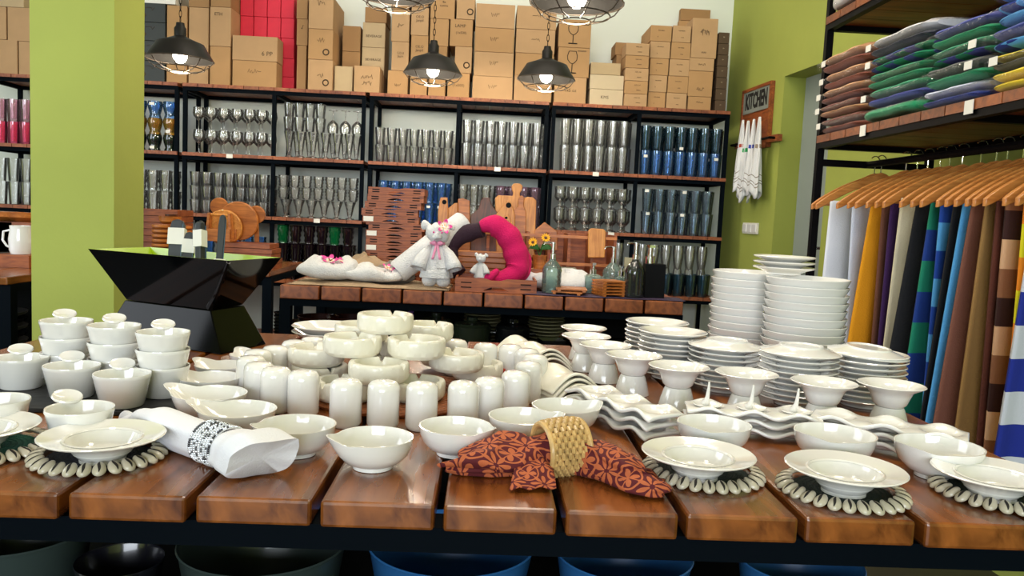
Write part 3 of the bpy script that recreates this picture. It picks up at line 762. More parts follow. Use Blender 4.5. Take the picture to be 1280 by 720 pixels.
for k in range(3):
    MB().box(-W3+.008+k*W3*.64, -W3+.008+k*W3*.64+W3*.5, .012, .017, -.022, .022).build('switch_rocker', M_PORC, o, smooth=False, bevel=.001)

# ================================================================== RIGHT RACK with towels and garments
RX0, RX1, RY0, RY1 = 1.203, 1.612, 1.15, 2.9
ZS1, ZS2 = 1.43, 1.85
gr = empty('garment_rack', (RX0, RY0, 0), label='black steel rack of towels and hanging robes along the right wall', cat='clothes rack')
def lb(m, x0, x1, y0, y1, z0, z1): return m.box(x0-RX0, x1-RX0, y0-RY0, y1-RY0, z0, z1)
for x in (RX0, RX1):
    for y in (RY1, RY0):
        lb(MB(), x-.012, x+.012, y-.012, y+.012, 0, 2.6).build('post', M_RACK, gr, smooth=False)
for z in (ZS1, ZS2, 2.35):
    f = MB(); zt = z-.026
    lb(f, RX0-.012, RX0+.012, RY0+.012, RY1-.012, zt-.02, zt); lb(f, RX1-.012, RX1+.012, RY0+.012, RY1-.012, zt-.02, zt)
    lb(f, RX0+.012, RX1-.012, RY1-.012, RY1+.012, zt-.02, zt); lb(f, RX0+.012, RX1-.012, RY0-.012, RY0+.012, zt-.02, zt)
    lb(f, RX0+.012, RX1-.012, (RY0+RY1)/2-.012, (RY0+RY1)/2+.012, zt-.02, zt)
    f.build('shelf_frame', M_RACK, gr, smooth=False)
    d = MB(); n = 15; wd = (RY1-RY0)/n
    for k in range(n): lb(d, RX0-.016, RX1+.016, RY0+k*wd+.002, RY0+(k+1)*wd-.002, zt, z)
    d.build('shelf_deck', wood('rack_plank_wood', '#5c2c12', '#96501e', .5, 'X', 1.5, coat=0) if z == ZS1 else bpy.data.materials['rack_plank_wood'], gr, smooth=False)
ZR = 1.335; XR = 1.38
for yy in (RY1, RY0): lb(MB(), RX0, RX1, yy-.01, yy+.01, ZR-.012, ZR+.012).build('cross_bar', M_RACK, gr, smooth=False)
MB().tube([(XR-RX0, 0, ZR+.0), (XR-RX0, RY1-RY0, ZR+.0)], .012).build('hanging_rail', M_RACK, gr)
for i, (px, py) in enumerate(((1080, 161), (1213, 131))):
    p = onx(px, py, RX0-.016)
    tag(MB().box(-.002, 0, -.018, .018, -.02, .014).build('price_card', M_PAPER, smooth=False, loc=(RX0-.0185, p.y, ZS1-.016)), 'white price card on towel shelf edge, '+('farther, under the green towels' if i == 0 else 'nearer, under the white towels'), 'price card', 'price cards on the towel rack')

# hangers: one builder, copies along the rail
def make_hanger():
    o = empty('clothes_hanger', (XR, 2.8, ZR))
    m = MB()
    top = lambda x: -.068-.105*(abs(x)/.225)**1.55 + .012*math.exp(-(x/.03)**2)
    N = 28; vs = []; fs = []
    for k in range(N+1):
        x = -.225+.45*k/N; zc_ = top(x); hh = .019 if abs(x) < .19 else .019*(1-((abs(x)-.19)/.06)**2)
        yb = .010*(abs(x)/.225)**2
        vs += [(x, -.007-yb, zc_+hh*.5), (x, .007-yb, zc_+hh*.5), (x, .007-yb, zc_-hh), (x, -.007-yb, zc_-hh)]
    for k in range(N):
        for j in range(4): fs.append((k*4+j, k*4+(j+1) % 4, k*4+4+(j+1) % 4, k*4+4+j))
    fs += [(3, 2, 1, 0), (N*4, N*4+1, N*4+2, N*4+3)]
    m.add(vs, fs)
    m.build('hanger_arm', M_HANG, o, bevel=.002)
    MB().tube([(-.205, -.006, -.166), (.205, -.006, -.166)], .0045, 6).build('trouser_bar', M_HANG, o)
    hk = [(0, 0, -.062), (0, 0, -.022)]+[(.0155*sin(a), 0, -.0005+.0145*-cos(a)) for a in [pi*.0+pi*j/9*1.35 for j in range(10)]]
    MB().tube(hk, .002, 5).build('hook', M_CHROME, o)
    return o
hang = make_hanger()
# (cloth, px of its left edge at the top, py, px at the lower left, py, bottom z, label)
GARM = [('white', 1034, 270, 1029, 332, .60, 'white pleated cloth, farthest of the hanging garments'), ('bluish', 1061, 270, 1059, 340, .6, 'bluish white cloth hanging left of the mustard one'),
        ('mustard', 1085, 266, 1060, 415, .55, 'mustard yellow towel robe on the rail'), ('brown', 1097, 280, 1088, 415, .55, 'narrow brown cloth beside the mustard robe'),
        ('purple', 1108, 272, 1096, 418, .5, 'dark purple robe left of the cream one'), ('cream', 1122, 268, 1106, 422, .5, 'cream robe between purple and black ones'),
        ('black', 1142, 265, 1114, 425, .45, 'plain black robe hanging left of the blue and green striped'), ('bg', 1158, 272, 1128, 470, .40, 'blue and green striped robe between two black ones'),
        ('bb', 1170, 270, 1164, 360, .42, 'narrow light and mid blue striped cloth'), ('black', 1187, 275, 1152, 505, .4, 'narrow black cloth between two blue ones'), ('lblue', 1199, 278, 1179, 400, .4, 'light blue robe, black at its left'),
        ('mauve', 1209, 275, 1168, 512, .38, 'mauve brown robe left of the tan one'), ('tan', 1227, 268, 1196, 512, .36, 'plain tan robe between mauve and dark brown'), ('dbrown', 1239, 270, 1221, 512, .36, 'dark brown robe left of the beige striped'),
        ('bs', 1249, 284, 1229, 540, .36, 'beige and brown striped robe'), ('yo', 1272, 290, 1264, 420, .5, 'yellow and orange striped robe'), ('bw', 1285, 300, 1240, 565, .34, 'blue and white striped robe nearest the camera')]
GY = []
for g in GARM:
    u = ray(g[1], g[2]); y = 1.20*u.y/u.x
    if GY: y = min(y, GY[-1]-.034)
    GY.append(y)
GN = ['white', 'bluish white', 'mustard yellow', 'brown', 'dark purple', 'cream', 'black', 'blue and green striped', 'light and mid blue', 'narrow black', 'light blue', 'mauve brown', 'tan', 'dark brown', 'beige and brown striped', 'yellow and orange striped', 'blue and white striped']
for y, nm in zip(GY, GN):
    use(hang, (XR, y+.003, ZR+.0125), rot=(0, 0, random.uniform(-.04, .04)), label='wooden hanger holding the %s cloth' % nm, cat='clothes hanger', group='wooden hangers on the rail')
for y, nm in ((GY[0]+.05, 'bare wooden hanger at the far end of the rail'), ((GY[1]+GY[2])/2, 'bare wooden hanger before the mustard robe'), (GY[-1]-.05, 'bare wooden hanger nearest the camera')):
    use(hang, (XR, y, ZR+.0125), rot=(0, 0, .03), label=nm, cat='clothes hanger', group='wooden hangers on the rail')
def cloth_mat(nm, c): return plain('terry_'+nm, c, .95, bump=.5, bscale=260)
GM = {'white': cloth_mat('white', (.72, .74, .82, 1)), 'bluish': cloth_mat('bluish', (.60, .66, .80, 1)), 'mustard': cloth_mat('mustard', '#d8900c'), 'brown': cloth_mat('brown', '#6a4030'),
      'purple': cloth_mat('purple', '#35154c'), 'cream': cloth_mat('cream', '#d8cdb0'), 'black': cloth_mat('black', '#0b0c12'), 'lblue': cloth_mat('lblue', '#4f9cd6'),
      'mauve': cloth_mat('mauve', '#7a4c3c'), 'tan': cloth_mat('tan', '#94703e'), 'dbrown': cloth_mat('dbrown', '#58291c')}
GM['bg'] = stripes('robe_blue_green', ['#10347e', '#0c7a5c'], 'Z', .085)
GM['bb'] = stripes('robe_blues', ['#4f9cd6', '#12409c'], 'Z', .075)
GM['bs'] = stripes('robe_beige_brown', ['#d2a680', '#32130f', '#8a5a3c'], 'Z', .068)
GM['yo'] = stripes('robe_yellow_orange', ['#e8de18', '#f08c18'], 'Z', .075)
GM['bw'] = stripes('robe_blue_white', ['#14288c', '#c8ccd6'], 'Z', .075)
for i, (mt, xa_, ya_, xb_, yb_, zb_, lab) in enumerate(GARM):
    y = GY[i]-.006; zt = ZR+.0125-.162
    wt = .178
    Xb = ony(xb_, yb_, y); wlow = XR-Xb.x
    kz = (zt-Xb.z)/(zt-zb_)                      # where along its length the lower pixel lies
    wb = wt+(wlow-wt)/max(kz, .15)
    rr = random.Random(i); ph = rr.uniform(0, 6)
    def sheet(u, v, ph=ph, wt=wt, wb=wb, zt=zt, zb_=zb_):
        x = (u-.5)*2; hw = wt+(wb-wt)*v
        f = .003+.006*v
        yy = f*sin(x*9+ph)+.3*f*sin(x*19+ph*2)
        return (hw*x, -.006+yy, (zt-(zt-zb_)*v)-.004*sin(x*5+ph)*v)
    m = MB(); n1, n2 = 36, 14
    m.grid(lambda u, v: sheet(u, v), n1, n2)
    m.grid(lambda u, v: (lambda p: (p[0]*.97, p[1]+.011, p[2]+.015*v))(sheet(u, v)), n1, n2)
    m.grid(lambda u, v: (lambda p: (p[0]*(1-.03*v), p[1]+.011*v, p[2]+.008*sin(pi*v)))(sheet(u, 0)), n1, 4)
    o = m.build('hanging_robe', GM[mt], solid=.004, loc=(XR, y, 0))
    tag(o, lab, 'robe', 'garments hanging on the right rail')

# folded towels in clear bags on the shelf; all seen end-on from the aisle
def bundle(px0, px1, py_t, py_b, cols, nm, label, z=None, depth=.34, X=RX0-.02, sheer=0):
    """rectangle in the photograph on the plane X; height from py_t/py_b at its middle"""
    pm = (px0+px1)/2
    ya = onx(px1, (py_t+py_b)/2, X).y; yb = onx(px0, (py_t+py_b)/2, X).y
    h = onx(pm, py_t, X).z-onx(pm, py_b, X).z
    if z is None: z = onx(pm, py_b, X).z
    o = empty('folded_towel', (X, (ya+yb)/2, z), label=label, cat='towel', group='bagged folded towels on the rack shelf')
    n = len(cols); hw = (yb-ya)/2-.002
    for k, c in enumerate(cols):
        z0 = h*k/n+.0008; z1 = h*(k+1)/n-.0006
        def f(u, v, z0=z0, z1=z1):
            a = 2*pi*u; sx = .5*depth; H = (z1-z0)/2
            e = lambda c, p: math.copysign(abs(c)**p, c)
            # v runs along y; cross section in x,z is a rounded fold
            yv = (v-.5)*2
            q = 1-abs(yv)**14*.25
            return (sx+sx*e(cos(a), .35)*q+.004*sin(yv*9+k*2), hw*yv, (z0+z1)/2+H*e(sin(a), .6)*q*(1+.0*yv))
        m = MB(); m.grid(f, 20, 14, wrap_u=True)
        m.add([f(i/20, 0) for i in range(20)], [tuple(range(20))]); m.add([f(i/20, 1) for i in range(20)], [tuple(range(19, -1, -1))])
        m.build('towel_fold', c, o)
    def g(u, v):
        a = 2*pi*u; yv = (v-.5)*2; e = lambda c, p: math.copysign(abs(c)**p, c)
        q = 1 if abs(yv) < .97 else .9
        rr = .0025+.0022*sin(11*a+yv*13)*sin(yv*17+a*3)
        return (depth/2+(depth/2+.004+rr)*e(cos(a), .35)*q, (hw+.0015)*yv, h/2+(h/2-.0002+rr*.1)*e(sin(a), .6)*q)
    if sheer >= 0:
        m = MB(); m.grid(g, 40, 30, wrap_u=True); m.build('plastic_bag', M_PLASTIC, o)
    return o, h
def sticker(o, h, y=.0, dz=.5):
    MB().box(-.009, -.0075, y-.02, y+.02, h*dz-.011, h*dz+.011).build('price_label', M_PAPER, o, smooth=False)
B = {k: plain('bundle_'+k, c, .95, bump=.5, bscale=200, sheen=.2) for k, c in dict(beige='#c89468', brown='#7c3c28', green='#0a8c5c', blue='#3e469c', navy='#0e1428', white='#d4d4d8', lwhite='#c8cce4', yellow='#ead014', dkblue='#142e84', azure='#2c74c8', sky='#57a4e0', grey='#4a4a48').items()}
CHK = plain('bundle_check', '#0e7a54', .95)
def checker(m, c1, c2):
    nt = m.node_tree; b = nt.nodes['Principled BSDF']; tc = nt.nodes.new('ShaderNodeTexCoord'); ch = nt.nodes.new('ShaderNodeTexChecker'); ch.inputs['Scale'].default_value = 18
    ch.inputs['Color1'].default_value = rgb(c1); ch.inputs['Color2'].default_value = rgb(c2)
    nt.links.new(tc.outputs['Object'], ch.inputs['Vector']); nt.links.new(ch.outputs['Color'], b.inputs['Base Color']); return m
B['check'] = checker(CHK, '#0e7a54', '#3c4288'); B['bcheck'] = checker(plain('bundle_blue_check', '#2c74c8', .95), '#142e84', '#57a4e0')
ZT = ZS1+.001
def pile(px0, px1, X, items, n0=0):
    """items bottom up: (height in metres, colours, label)"""
    z = ZT
    for k, (h, cols, lab, st) in enumerate(items):
        pm = (px0+px1)/2
        yb = onx(px0, 110, X).y; ya = onx(px1, 110, X).y
        o = empty('folded_towel', (X+random.uniform(0, .012), (ya+yb)/2+random.uniform(-.006, .006), z), label=lab, cat='towel', group='bagged folded towels on the rack shelf')
        n = len(cols); hw = (yb-ya)/2-.004; depth = .36; Hh = h-.002
        ph = random.uniform(0, 6)
        for q, c in enumerate(cols):
            z0 = Hh*q/n+.0008; z1 = Hh*(q+1)/n-.0004
            def f(u, v, z0=z0, z1=z1, q=q):
                a = 2*pi*u; sx = .5*depth; H = (z1-z0)/2; e = lambda c, p: math.copysign(abs(c)**p, c); yv = (v-.5)*2
                t = 1-abs(yv)**10*.18
                return (sx+sx*e(cos(a), .5)*t+.003*sin(yv*7+q*2+ph), hw*yv, (z0+z1)/2+H*e(sin(a), .8)*t*1.0)
            m = MB(); m.grid(f, 22, 14, wrap_u=True)
            m.add([f(i/22, 0) for i in range(22)], [tuple(range(22))]); m.add([f(i/22, 1) for i in range(22)], [tuple(range(21, -1, -1))])
            m.build('towel_fold', B[c], o)
        def g(u, v):
            a = 2*pi*u; yv = (v-.5)*2; e = lambda c, p: math.copysign(abs(c)**p, c)
            r_ = .003+.0028*sin(9*a+yv*15+ph)*sin(yv*19+a*4)
            return (depth/2+(depth/2+.003+r_)*e(cos(a), .5), (hw+.002)*yv, Hh/2+(Hh/2+.0006)*e(sin(a), .8))
        m = MB(); m.grid(g, 48, 36, wrap_u=True); m.build('plastic_bag', M_PLASTIC, o)
        if st is not None:
            yy = hw*st
            MB().box(-.0115, -.0095, yy-.015, yy+.015, Hh*.5-.010, Hh*.5+.010).build('price_label', M_PAPER, o, smooth=False)
        z += h
XB = RX0-.03
pile(1021, 1073, XB, [(.058, ['brown', 'brown'], 'dark brown bagged towel at the bottom of the brown pile', .8), (.045, ['beige', 'brown'], 'beige over brown bagged towel, second from bottom of the brown pile', .75), (.052, ['brown', 'beige'], 'beige bagged towel with brown beneath in the middle of the brown pile', .8), (.058, ['brown', 'beige'], 'beige bagged towel, second from the top of the brown pile', .8), (.060, ['brown', 'beige'], 'beige over brown bagged towel on top of the brown pile', .6)])
pile(1075, 1146, XB, [(.048, ['green'], 'green bagged towel at the bottom of the green and blue pile', None), (.058, ['blue', 'green'], 'blue bagged towel with green on top, second from bottom', .85), (.048, ['green', 'green'], 'all green bagged towel in the middle of its pile', None), (.050, ['check', 'check'], 'green and blue checked bagged towel below the black one', .8), (.058, ['navy', 'white'], 'black and white bagged towel on the green pile', .8)])
pile(1148, 1222, XB, [(.050, ['dkblue', 'lwhite'], 'white towel over blue at the bottom, beside the yellow one', None), (.058, ['green', 'grey'], 'grey green bagged towel above the white one', -.75), (.048, ['check', 'green'], 'blue and green bagged towel with a label, right of centre', -.7), (.056, ['green', 'blue'], 'green bagged towel with violet blue top, topmost right of centre', None)])
pile(1225, 1330, XB, [(.052, ['yellow', 'yellow'], 'bright yellow towel at the right end of the shelf', None), (.040, ['grey', 'yellow'], 'dark bagged towel on the bright yellow one', .7), (.062, ['bcheck', 'dkblue'], 'dark blue bagged towel with azure patch', None), (.060, ['sky', 'bcheck'], 'sky blue bagged towel, second from top at right edge', None), (.05, ['azure', 'navy'], 'azure and navy bagged towel at the top right', None)])
# a white bundle on the upper shelf
z = ZS2+.001
ya, yb = 2.52, 2.88
o = empty('folded_towel', (XB, (ya+yb)/2, z), label='white bagged bundle on the top shelf, cut by the photo edge', cat='towel')
def f(u, v):
    a = 2*pi*u; yv = (v-.5)*2; e = lambda c, p: math.copysign(abs(c)**p, c)
    t = 1-abs(yv)**6*.35
    return (.17+.17*e(cos(a), .4)*t, .18*yv, .032+.031*e(sin(a), .6)*t)
m = MB(); m.grid(f, 20, 14, wrap_u=True); m.add([f(i/20, 0) for i in range(20)], [tuple(range(20))]); m.add([f(i/20, 1) for i in range(20)], [tuple(range(19, -1, -1))])
m.build('towel_fold', B['white'], o)
m = MB(); m.grid(lambda u, v: (lambda p: (.17+(p[0]-.17)*1.02, p[1]*1.01, .032+(p[2]-.032)*1.0))(f(u, v)), 30, 20, wrap_u=True); m.build('plastic_bag', M_PLASTIC, o)

# ================================================================== TABLES
TZ = .80
def plank_table(name, label, x0, x1, y0, y1, npl, mat, shelf_z=None, leg=.05, gap=.009, th=.027, beam=.026, loc_gaps=None):
    t = empty(name, (x0, y0, 0), label=label, cat='table')
    edges = loc_gaps or [x0+(x1-x0)*k/npl for k in range(npl+1)]
    for k in range(len(edges)-1):
        w_ = edges[k+1]-edges[k]-gap
        j = random.uniform(-.003, .003)
        MB().box(0, w_, j, y1-y0, TZ-th, TZ).build('tabletop_plank', mat, t, smooth=False, bevel=.0035, loc=(edges[k]+gap/2-x0, 0, 0))
    f = MB(); zt = TZ-th-.0005; W = x1-x0; D = y1-y0
    f.box(0, W, .012, .052, zt-beam, zt).box(0, W, D-.05, D-.01, zt-beam, zt).box(0, .04, .052, D-.05, zt-beam, zt).box(W-.04, W, .052, D-.05, zt-beam, zt)
    if W > 1.6: f.box(W*.5-.02, W*.5+.02, .052, D-.05, zt-beam, zt)
    f.build('steel_frame', M_STEEL, t, smooth=False)
    for lx in (0, W-.04):
        for ly in (.012, D-.05):
            MB().box(lx, lx+.04, ly, ly+.04, 0, zt-beam).build('leg', M_STEEL, t, smooth=False)
    if shelf_z:
        MB().box(.0, W, .054, D-.052, shelf_z-.02, shelf_z).build('lower_shelf', M_BLACKM, t, smooth=False)
        MB().box(.04, W-.04, D-.032, D-.03, .05, zt-beam).build('shade_sheet', M_BLACKM, t, smooth=False)  # added black sheet, stands in for the shade behind the lower shelf
    return t
NEAR_Y = .768
gl = [-.401-.1227*k for k in range(8, 3, -1)]
plank_table('display_table', 'shorter wooden plank table at the left, under the leftmost ramekins', gl[0], gl[-1], NEAR_Y, 1.45, 0, M_PLANK, shelf_z=.46, loc_gaps=gl)
gx = [-.401-.1227*k for k in range(4, 0, -1)]+[-.401+.1222*k for k in range(8)]
gx = gx+[.578, .706]
plank_table('display_table', 'long wooden plank table on navy steel frame, white tableware on it', gx[0], gx[-1], NEAR_Y, 1.80, 0, M_PLANK, shelf_z=.46, loc_gaps=gx)
plank_table('display_table', 'smaller wooden plank table behind, with towels and soap dispensers', -.745, .748, 2.915, 3.62, 10, wood('table_plank_wood_rear', '#6c3416', '#b06434', .35, 'Y', 1.0, coat=.3), shelf_z=.56, th=.05, gap=.008)
plank_table('display_table', 'wooden table behind the pillar at the left edge, white jug on it', -3.1, -1.62, 2.76, 3.32, 8, M_PLANK, shelf_z=.42)
plank_table('display_table', 'low wooden table behind the pillar with round boards on it', -3.1, -.93, 3.5, 4.15, 14, M_PLANK)

# ================================================================== LEFT TABLE behind the pillar
def solid_lathe(prof, seg, name, mat, **kw): return MB().lathe(prof, seg).build(name, mat, **kw)
tag(MB().box(-.07, .07, -.07, .07, 0, .048).build('wooden_block', M_TRAYWOOD, smooth=False, loc=(ony(26, 300, 3.2).x, 3.2, TZ+.0005)), 'wooden block under the white jug', 'block')
jug = empty('jug', (ony(26, 300, 3.2).x, 3.2, TZ+.0495), label='white ceramic jug left of the pillar', cat='jug'); jug.scale = (.78, .78, .74)
MB().lathe([(0, 0), (.045, 0), (.052, .02), (.055, .08), (.048, .13), (.05, .15), (.047, .15), (.045, .13), (.051, .08), (.047, .02), (0, .01)], 24).build('jug_body', M_PORC, jug)
MB().tube([(-.05, 0, .125), (-.085, 0, .115), (-.09, 0, .07), (-.07, 0, .04), (-.05, 0, .03)], .006).build('handle', M_PORC, jug)
p = onz(20, 331, TZ)
o = MB().lathe([(0, 0), (.04, 0), (.05, .01), (.052, .035), (.049, .035), (.046, .012), (0, .008)], 24).build('bowl', M_PORC, loc=(p.x-.005, p.y+.07, TZ+.036)); tag(o, 'small straight white bowl on the dark plates, left edge', 'bowl')
for k in range(5):
    o = MB().lathe([(0, 0), (.07, 0), (.125, .006), (.13, .010), (.07, .005), (0, .004)], 32).build('plate', M_SLATE if k < 4 else M_RUBBER, loc=(p.x-.02, p.y+.07, TZ+.004+.0062*k)); tag(o, 'dark plate, %s from the bottom of the stack at the left edge' % ORD[k], 'plate', 'dark plates at the left edge')
tag(MB().grid(lambda u, v: (-.22+.44*u, -.16+.32*v, .0012+.001*sin(u*30)), 24, 2).build('placemat', plain('green_mat', '#3e5a24', .9, bump=.6), solid=.0015, loc=(p.x-.03, p.y+.07, TZ+.0005)), 'green woven placemat under the dark plates', 'placemat')
p2 = onz(2, 331, TZ)
tag(MB().lathe([(0, 0), (.03, 0), (.045, .05), (.05, .09), (.047, .09), (.042, .05), (0, .01)], 20).build('cup', M_RUBBER, loc=(p2.x-.05, p2.y-.03, TZ+.004)), 'dark cup cut by the left photo edge', 'cup')
for k in range(2):
    for j in range(9):
        o = MB().lathe([(0, 0), (.06, 0), (.11, .02), (.115, .03), (.111, .03), (.058, .006), (0, .006)], 24).build('bowl', M_BLACKP if j % 2 else M_SLATE, loc=(-1.78-.27*k, 2.93, .42+.001+.026*j)); tag(o, 'dark bowl, %s from the bottom, %s stack under the left table' % (ORD[j], 'nearer' if k == 0 else 'leftmost'), 'bowl', 'stacked dark bowls under the left table')
# wooden goods
def wp(px, py, Y=3.7): return ony(px, py, Y)
x = wp(204, 300).x
for k in range(8):
    W = .115
    m = MB(); m.box(-W, W, 0, .20, 0, .008).box(-W, W, 0, .012, .008, .028).box(-W, W, .188, .2, .008, .028).box(-W, -W+.012, .012, .188, .008, .028).box(W-.012, W, .012, .188, .008, .028)
    tag(m.build('wooden_tray', M_TRAYWOOD, smooth=False, loc=(x-.06, 3.72, TZ+.0005+.0305*k)), 'square brown wooden tray, %s from the bottom, right of the pillar' % ORD[k], 'tray', 'square trays right of the pillar')
def disc(r, t, name, label, loc, group=None, rot=None, mat=None, cat='plate', dish=.004):
    o = MB().lathe([(0, 0), (r*.85, 0), (r, t*.4), (r, t), (r*.93, t), (r*.8, t-dish), (0, t-dish)], 28).build(name, mat or M_TEAK, loc=loc)
    if rot: o.rotation_euler = rot
    return tag(o, label, cat, group)
for s, (px, n) in enumerate(((204, 5), (226, 5))):
    c = onz(px, 320, TZ); xx = wp(px, 300, 3.6).x
    for k in range(n):
        disc(.048, .018, 'wooden_plate', 'small round wooden plate, %s from the bottom of %s stack near pillar' % (ORD[k], ['left', 'right'][s]), (xx, 3.6, TZ+.075+.021*k), 'small wooden plates')
    b = MB().box(-.055, .055, -.05, .05, 0, .0735).build('wooden_box', M_TRAYWOOD, smooth=False, loc=(xx, 3.61, TZ+.0005)); tag(b, 'dark wooden box under the %s stack of small plates' % ['left', 'right'][s], 'box')
xx = wp(215, 265, 3.62).x
o = MB().lathe([(0, 0), (.03, 0), (.045, .012), (.048, .035), (.044, .035), (.04, .014), (0, .008)], 24).build('wooden_bowl', M_TEAK, loc=(xx, 3.6, TZ+.075+.106)); tag(o, 'shallow wooden bowl on top of the small plates', 'bowl')
o = MB().lathe([(0, 0), (.018, 0), (.026, .012), (.026, .03), (.023, .03), (.022, .012), (0, .006)], 20).build('wooden_bowl', M_TEAK_D, loc=(xx+.005, 3.6, TZ+.075+.106+.0145)); tag(o, 'tiny dark wooden bowl, topmost near the pillar', 'bowl')
# low slotted tray stack and the caddy carrying round boards
for k in range(5):
    W = .13-.004*k
    m = MB(); m.box(-W, W, 0, .16, 0, .006).box(-W, W, 0, .01, .006, .02).box(-W, W, .15, .16, .006, .02).box(-W, -W+.01, .01, .15, .006, .02).box(W-.01, W, .01, .15, .006, .02)
    tag(m.build('wooden_tray', M_TRAYWOOD, smooth=False, loc=(wp(305, 300, 3.6).x+.006*(k % 2), 3.6, TZ+.0005+.0225*k)), 'reddish wooden tray, %s from the bottom, below the round boards' % ORD[k], 'tray', 'reddish trays below the round boards')
zc = TZ+.1135
c = wp(272, 290, 3.64)
cad = empty('wooden_caddy', (c.x, 3.62, zc), label='wooden carrying caddy in front of the round boards', cat='caddy')
MB().box(-.06, .06, 0, .1, 0, .01).box(-.06, .06, 0, .008, .01, .055).box(-.06, .06, .092, .1, .01, .055).build('caddy_box', M_TEAK, cad, smooth=False)
MB().prism([(-.06, 0), (-.048, 0), (-.04, .125), (-.05, .125)], .03, .07).build('caddy_side', M_TEAK, cad, smooth=False)
MB().prism([(.048, 0), (.06, 0), (.05, .125), (.04, .125)], .03, .07).build('caddy_side', M_TEAK, cad, smooth=False)
MB().tube([(-.045, .05, .117), (.045, .05, .117)], .006).build('handle', M_TEAK_L, cad)
for k, (px, py, rp, Y) in enumerate(((281, 284, 22, 3.735), (299, 276, 24, 3.775), (275, 258, 11, 3.80), (321, 268, 11, 3.81))):
    c = ony(px, py, Y); r = rp*Y/995
    o = MB().lathe([(0, 0), (r*.96, 0), (r, .004), (r, .012), (r*.96, .016), (0, .016)], 40).build('serving_board', M_TEAK if k else M_TEAK_L, loc=(c.x, Y, c.z))
    o.rotation_euler = (radians(97), 0, 0)
    if k >= 2:
        m = MB(); m.box(-r*.25, r*.25, -.30 if k == 2 else -.2, -r*.9, .002, .013); m.build('board_handle', M_TEAK, o, smooth=False, bevel=.003)
    tag(o, ['front round wooden board leaning behind the caddy', 'second round wooden board, behind the front one', 'small round paddle end peeking out above the boards', 'small round paddle end right of the round boards'][k], 'board')
for k, px in enumerate((6, 28)):
    c = wp(px, 290, 3.62)
    o = MB().lathe([(0, 0), (.05, 0), (.08, .02), (.085, .04), (.08, .04), (.05, .008), (0, .008)], 28).build('wooden_bowl', M_TEAK, loc=(c.x-.02, 3.68, TZ+.16)); tag(o, 'wooden bowl left of the pillar, '+['farther from it', 'beside it'][k], 'bowl')
    m = MB(); m.box(-.09, .075, -.08, .08, 0, .159); tag(m.build('wooden_box', M_TRAYWOOD, smooth=False, loc=(c.x-.02+(.01 if k else -.01), 3.68, TZ+.0005), bevel=.003), 'brown wooden box under the bowl, '+['far left', 'beside the pillar'][k], 'box')

# ================================================================== SECOND TABLE
# woven beige cloth in crumpled folds
def crumple(x0, x1, y0, y1, amp, seed, ff=7):
    rr = random.Random(seed); ph = [rr.uniform(0, 6) for _ in range(6)]
    def f(u, v):
        x = x0+(x1-x0)*u; y = y0+(y1-y0)*v
        h = amp*(.5+.25*sin(u*ff*2+ph[0]+3*v)+.15*sin(v*9+ph[1]+u*5)+.1*sin(u*31+v*17+ph[2]))
        e = min(u, 1-u, v, 1-v)*8
        return (x+.004*sin(v*20+ph[3]), y+.006*sin(u*24+ph[4]), .0015+h*min(1, e))
    return f
def place_cloth(name, pxa, pxb, ya, yb, amp, mat, label, seed, z=TZ, th=.0015, cat='cloth', n=60):
    xa = onz(pxa, 355, TZ).x; xb = onz(pxb, 355, TZ).x
    o = MB().grid(crumple(0, xb-xa, 0, yb-ya, amp, seed), n, 24).build(name, mat, solid=th, loc=(xa, ya, z+.0006+th/2)); return tag(o, label, cat)
place_cloth('table_runner', 362, 566, 2.935, 3.22, .012, M_BEIGE, 'crumpled beige cloth under the white towels', 3)
def towel_lump(name, c, sx, sy, sz, mat, label, seed, rz=0, cat='towel'):
    """a folded towel bundle: a few overlapping folds with a soft outline"""
    rr = random.Random(seed); ph = [rr.uniform(0, 6) for _ in range(5)]
    def f(u, v):
        a = 2*pi*u; t = pi*v
        e = lambda c, p: math.copysign(abs(c)**p, c)
        wr = 1+.07*sin(3*a+ph[0])+.04*sin(6*a+ph[1]+3*v)+.02*sin(13*a+ph[2])
        fold = .07*sin(10*v+ph[2]+1.5*cos(a))
        r = e(sin(t), .75)*wr
        z = (.5-.5*e(cos(t), .8))
        z = 1-z
        z *= 1+.16*sin(5*r*cos(a)+2.2*r*sin(a)+ph[4])*min(1, z*2)+.05*sin(14*r*cos(a)-6*r*sin(a)+ph[1])
        return (sx*r*cos(a)*(1+fold), sy*r*sin(a), sz*(z*(1+.12*sin(2.4*cos(a)*1.5+ph[3]))) if z > .02 else 0)
    o = MB().grid(f, 40, 22, wrap_u=True).build(name, mat, loc=c, angle=80); o.rotation_euler = (0, 0, rz)
    return tag(o, label, cat)
def flower(c, r, parent, rot=(0, 0, 0), pet=None, name='plumeria_flower'):
    o = empty(name, c); o.rotation_euler = rot; o.parent = parent
    for k in range(5):
        a = 2*pi*k/5
        m = MB(); m.grid(lambda u, v: ((.15+.85*u)*r*cos(a+(v-.5)*.95*sin(pi*min(1, u*.8+.15))), (.15+.85*u)*r*sin(a+(v-.5)*.95*sin(pi*min(1, u*.8+.15))), .12*r+.25*r*u*u+.1*r*abs(v-.5)), 6, 6)
        m.build('petal', pet or M_PETAL, o, solid=.001)
    return o
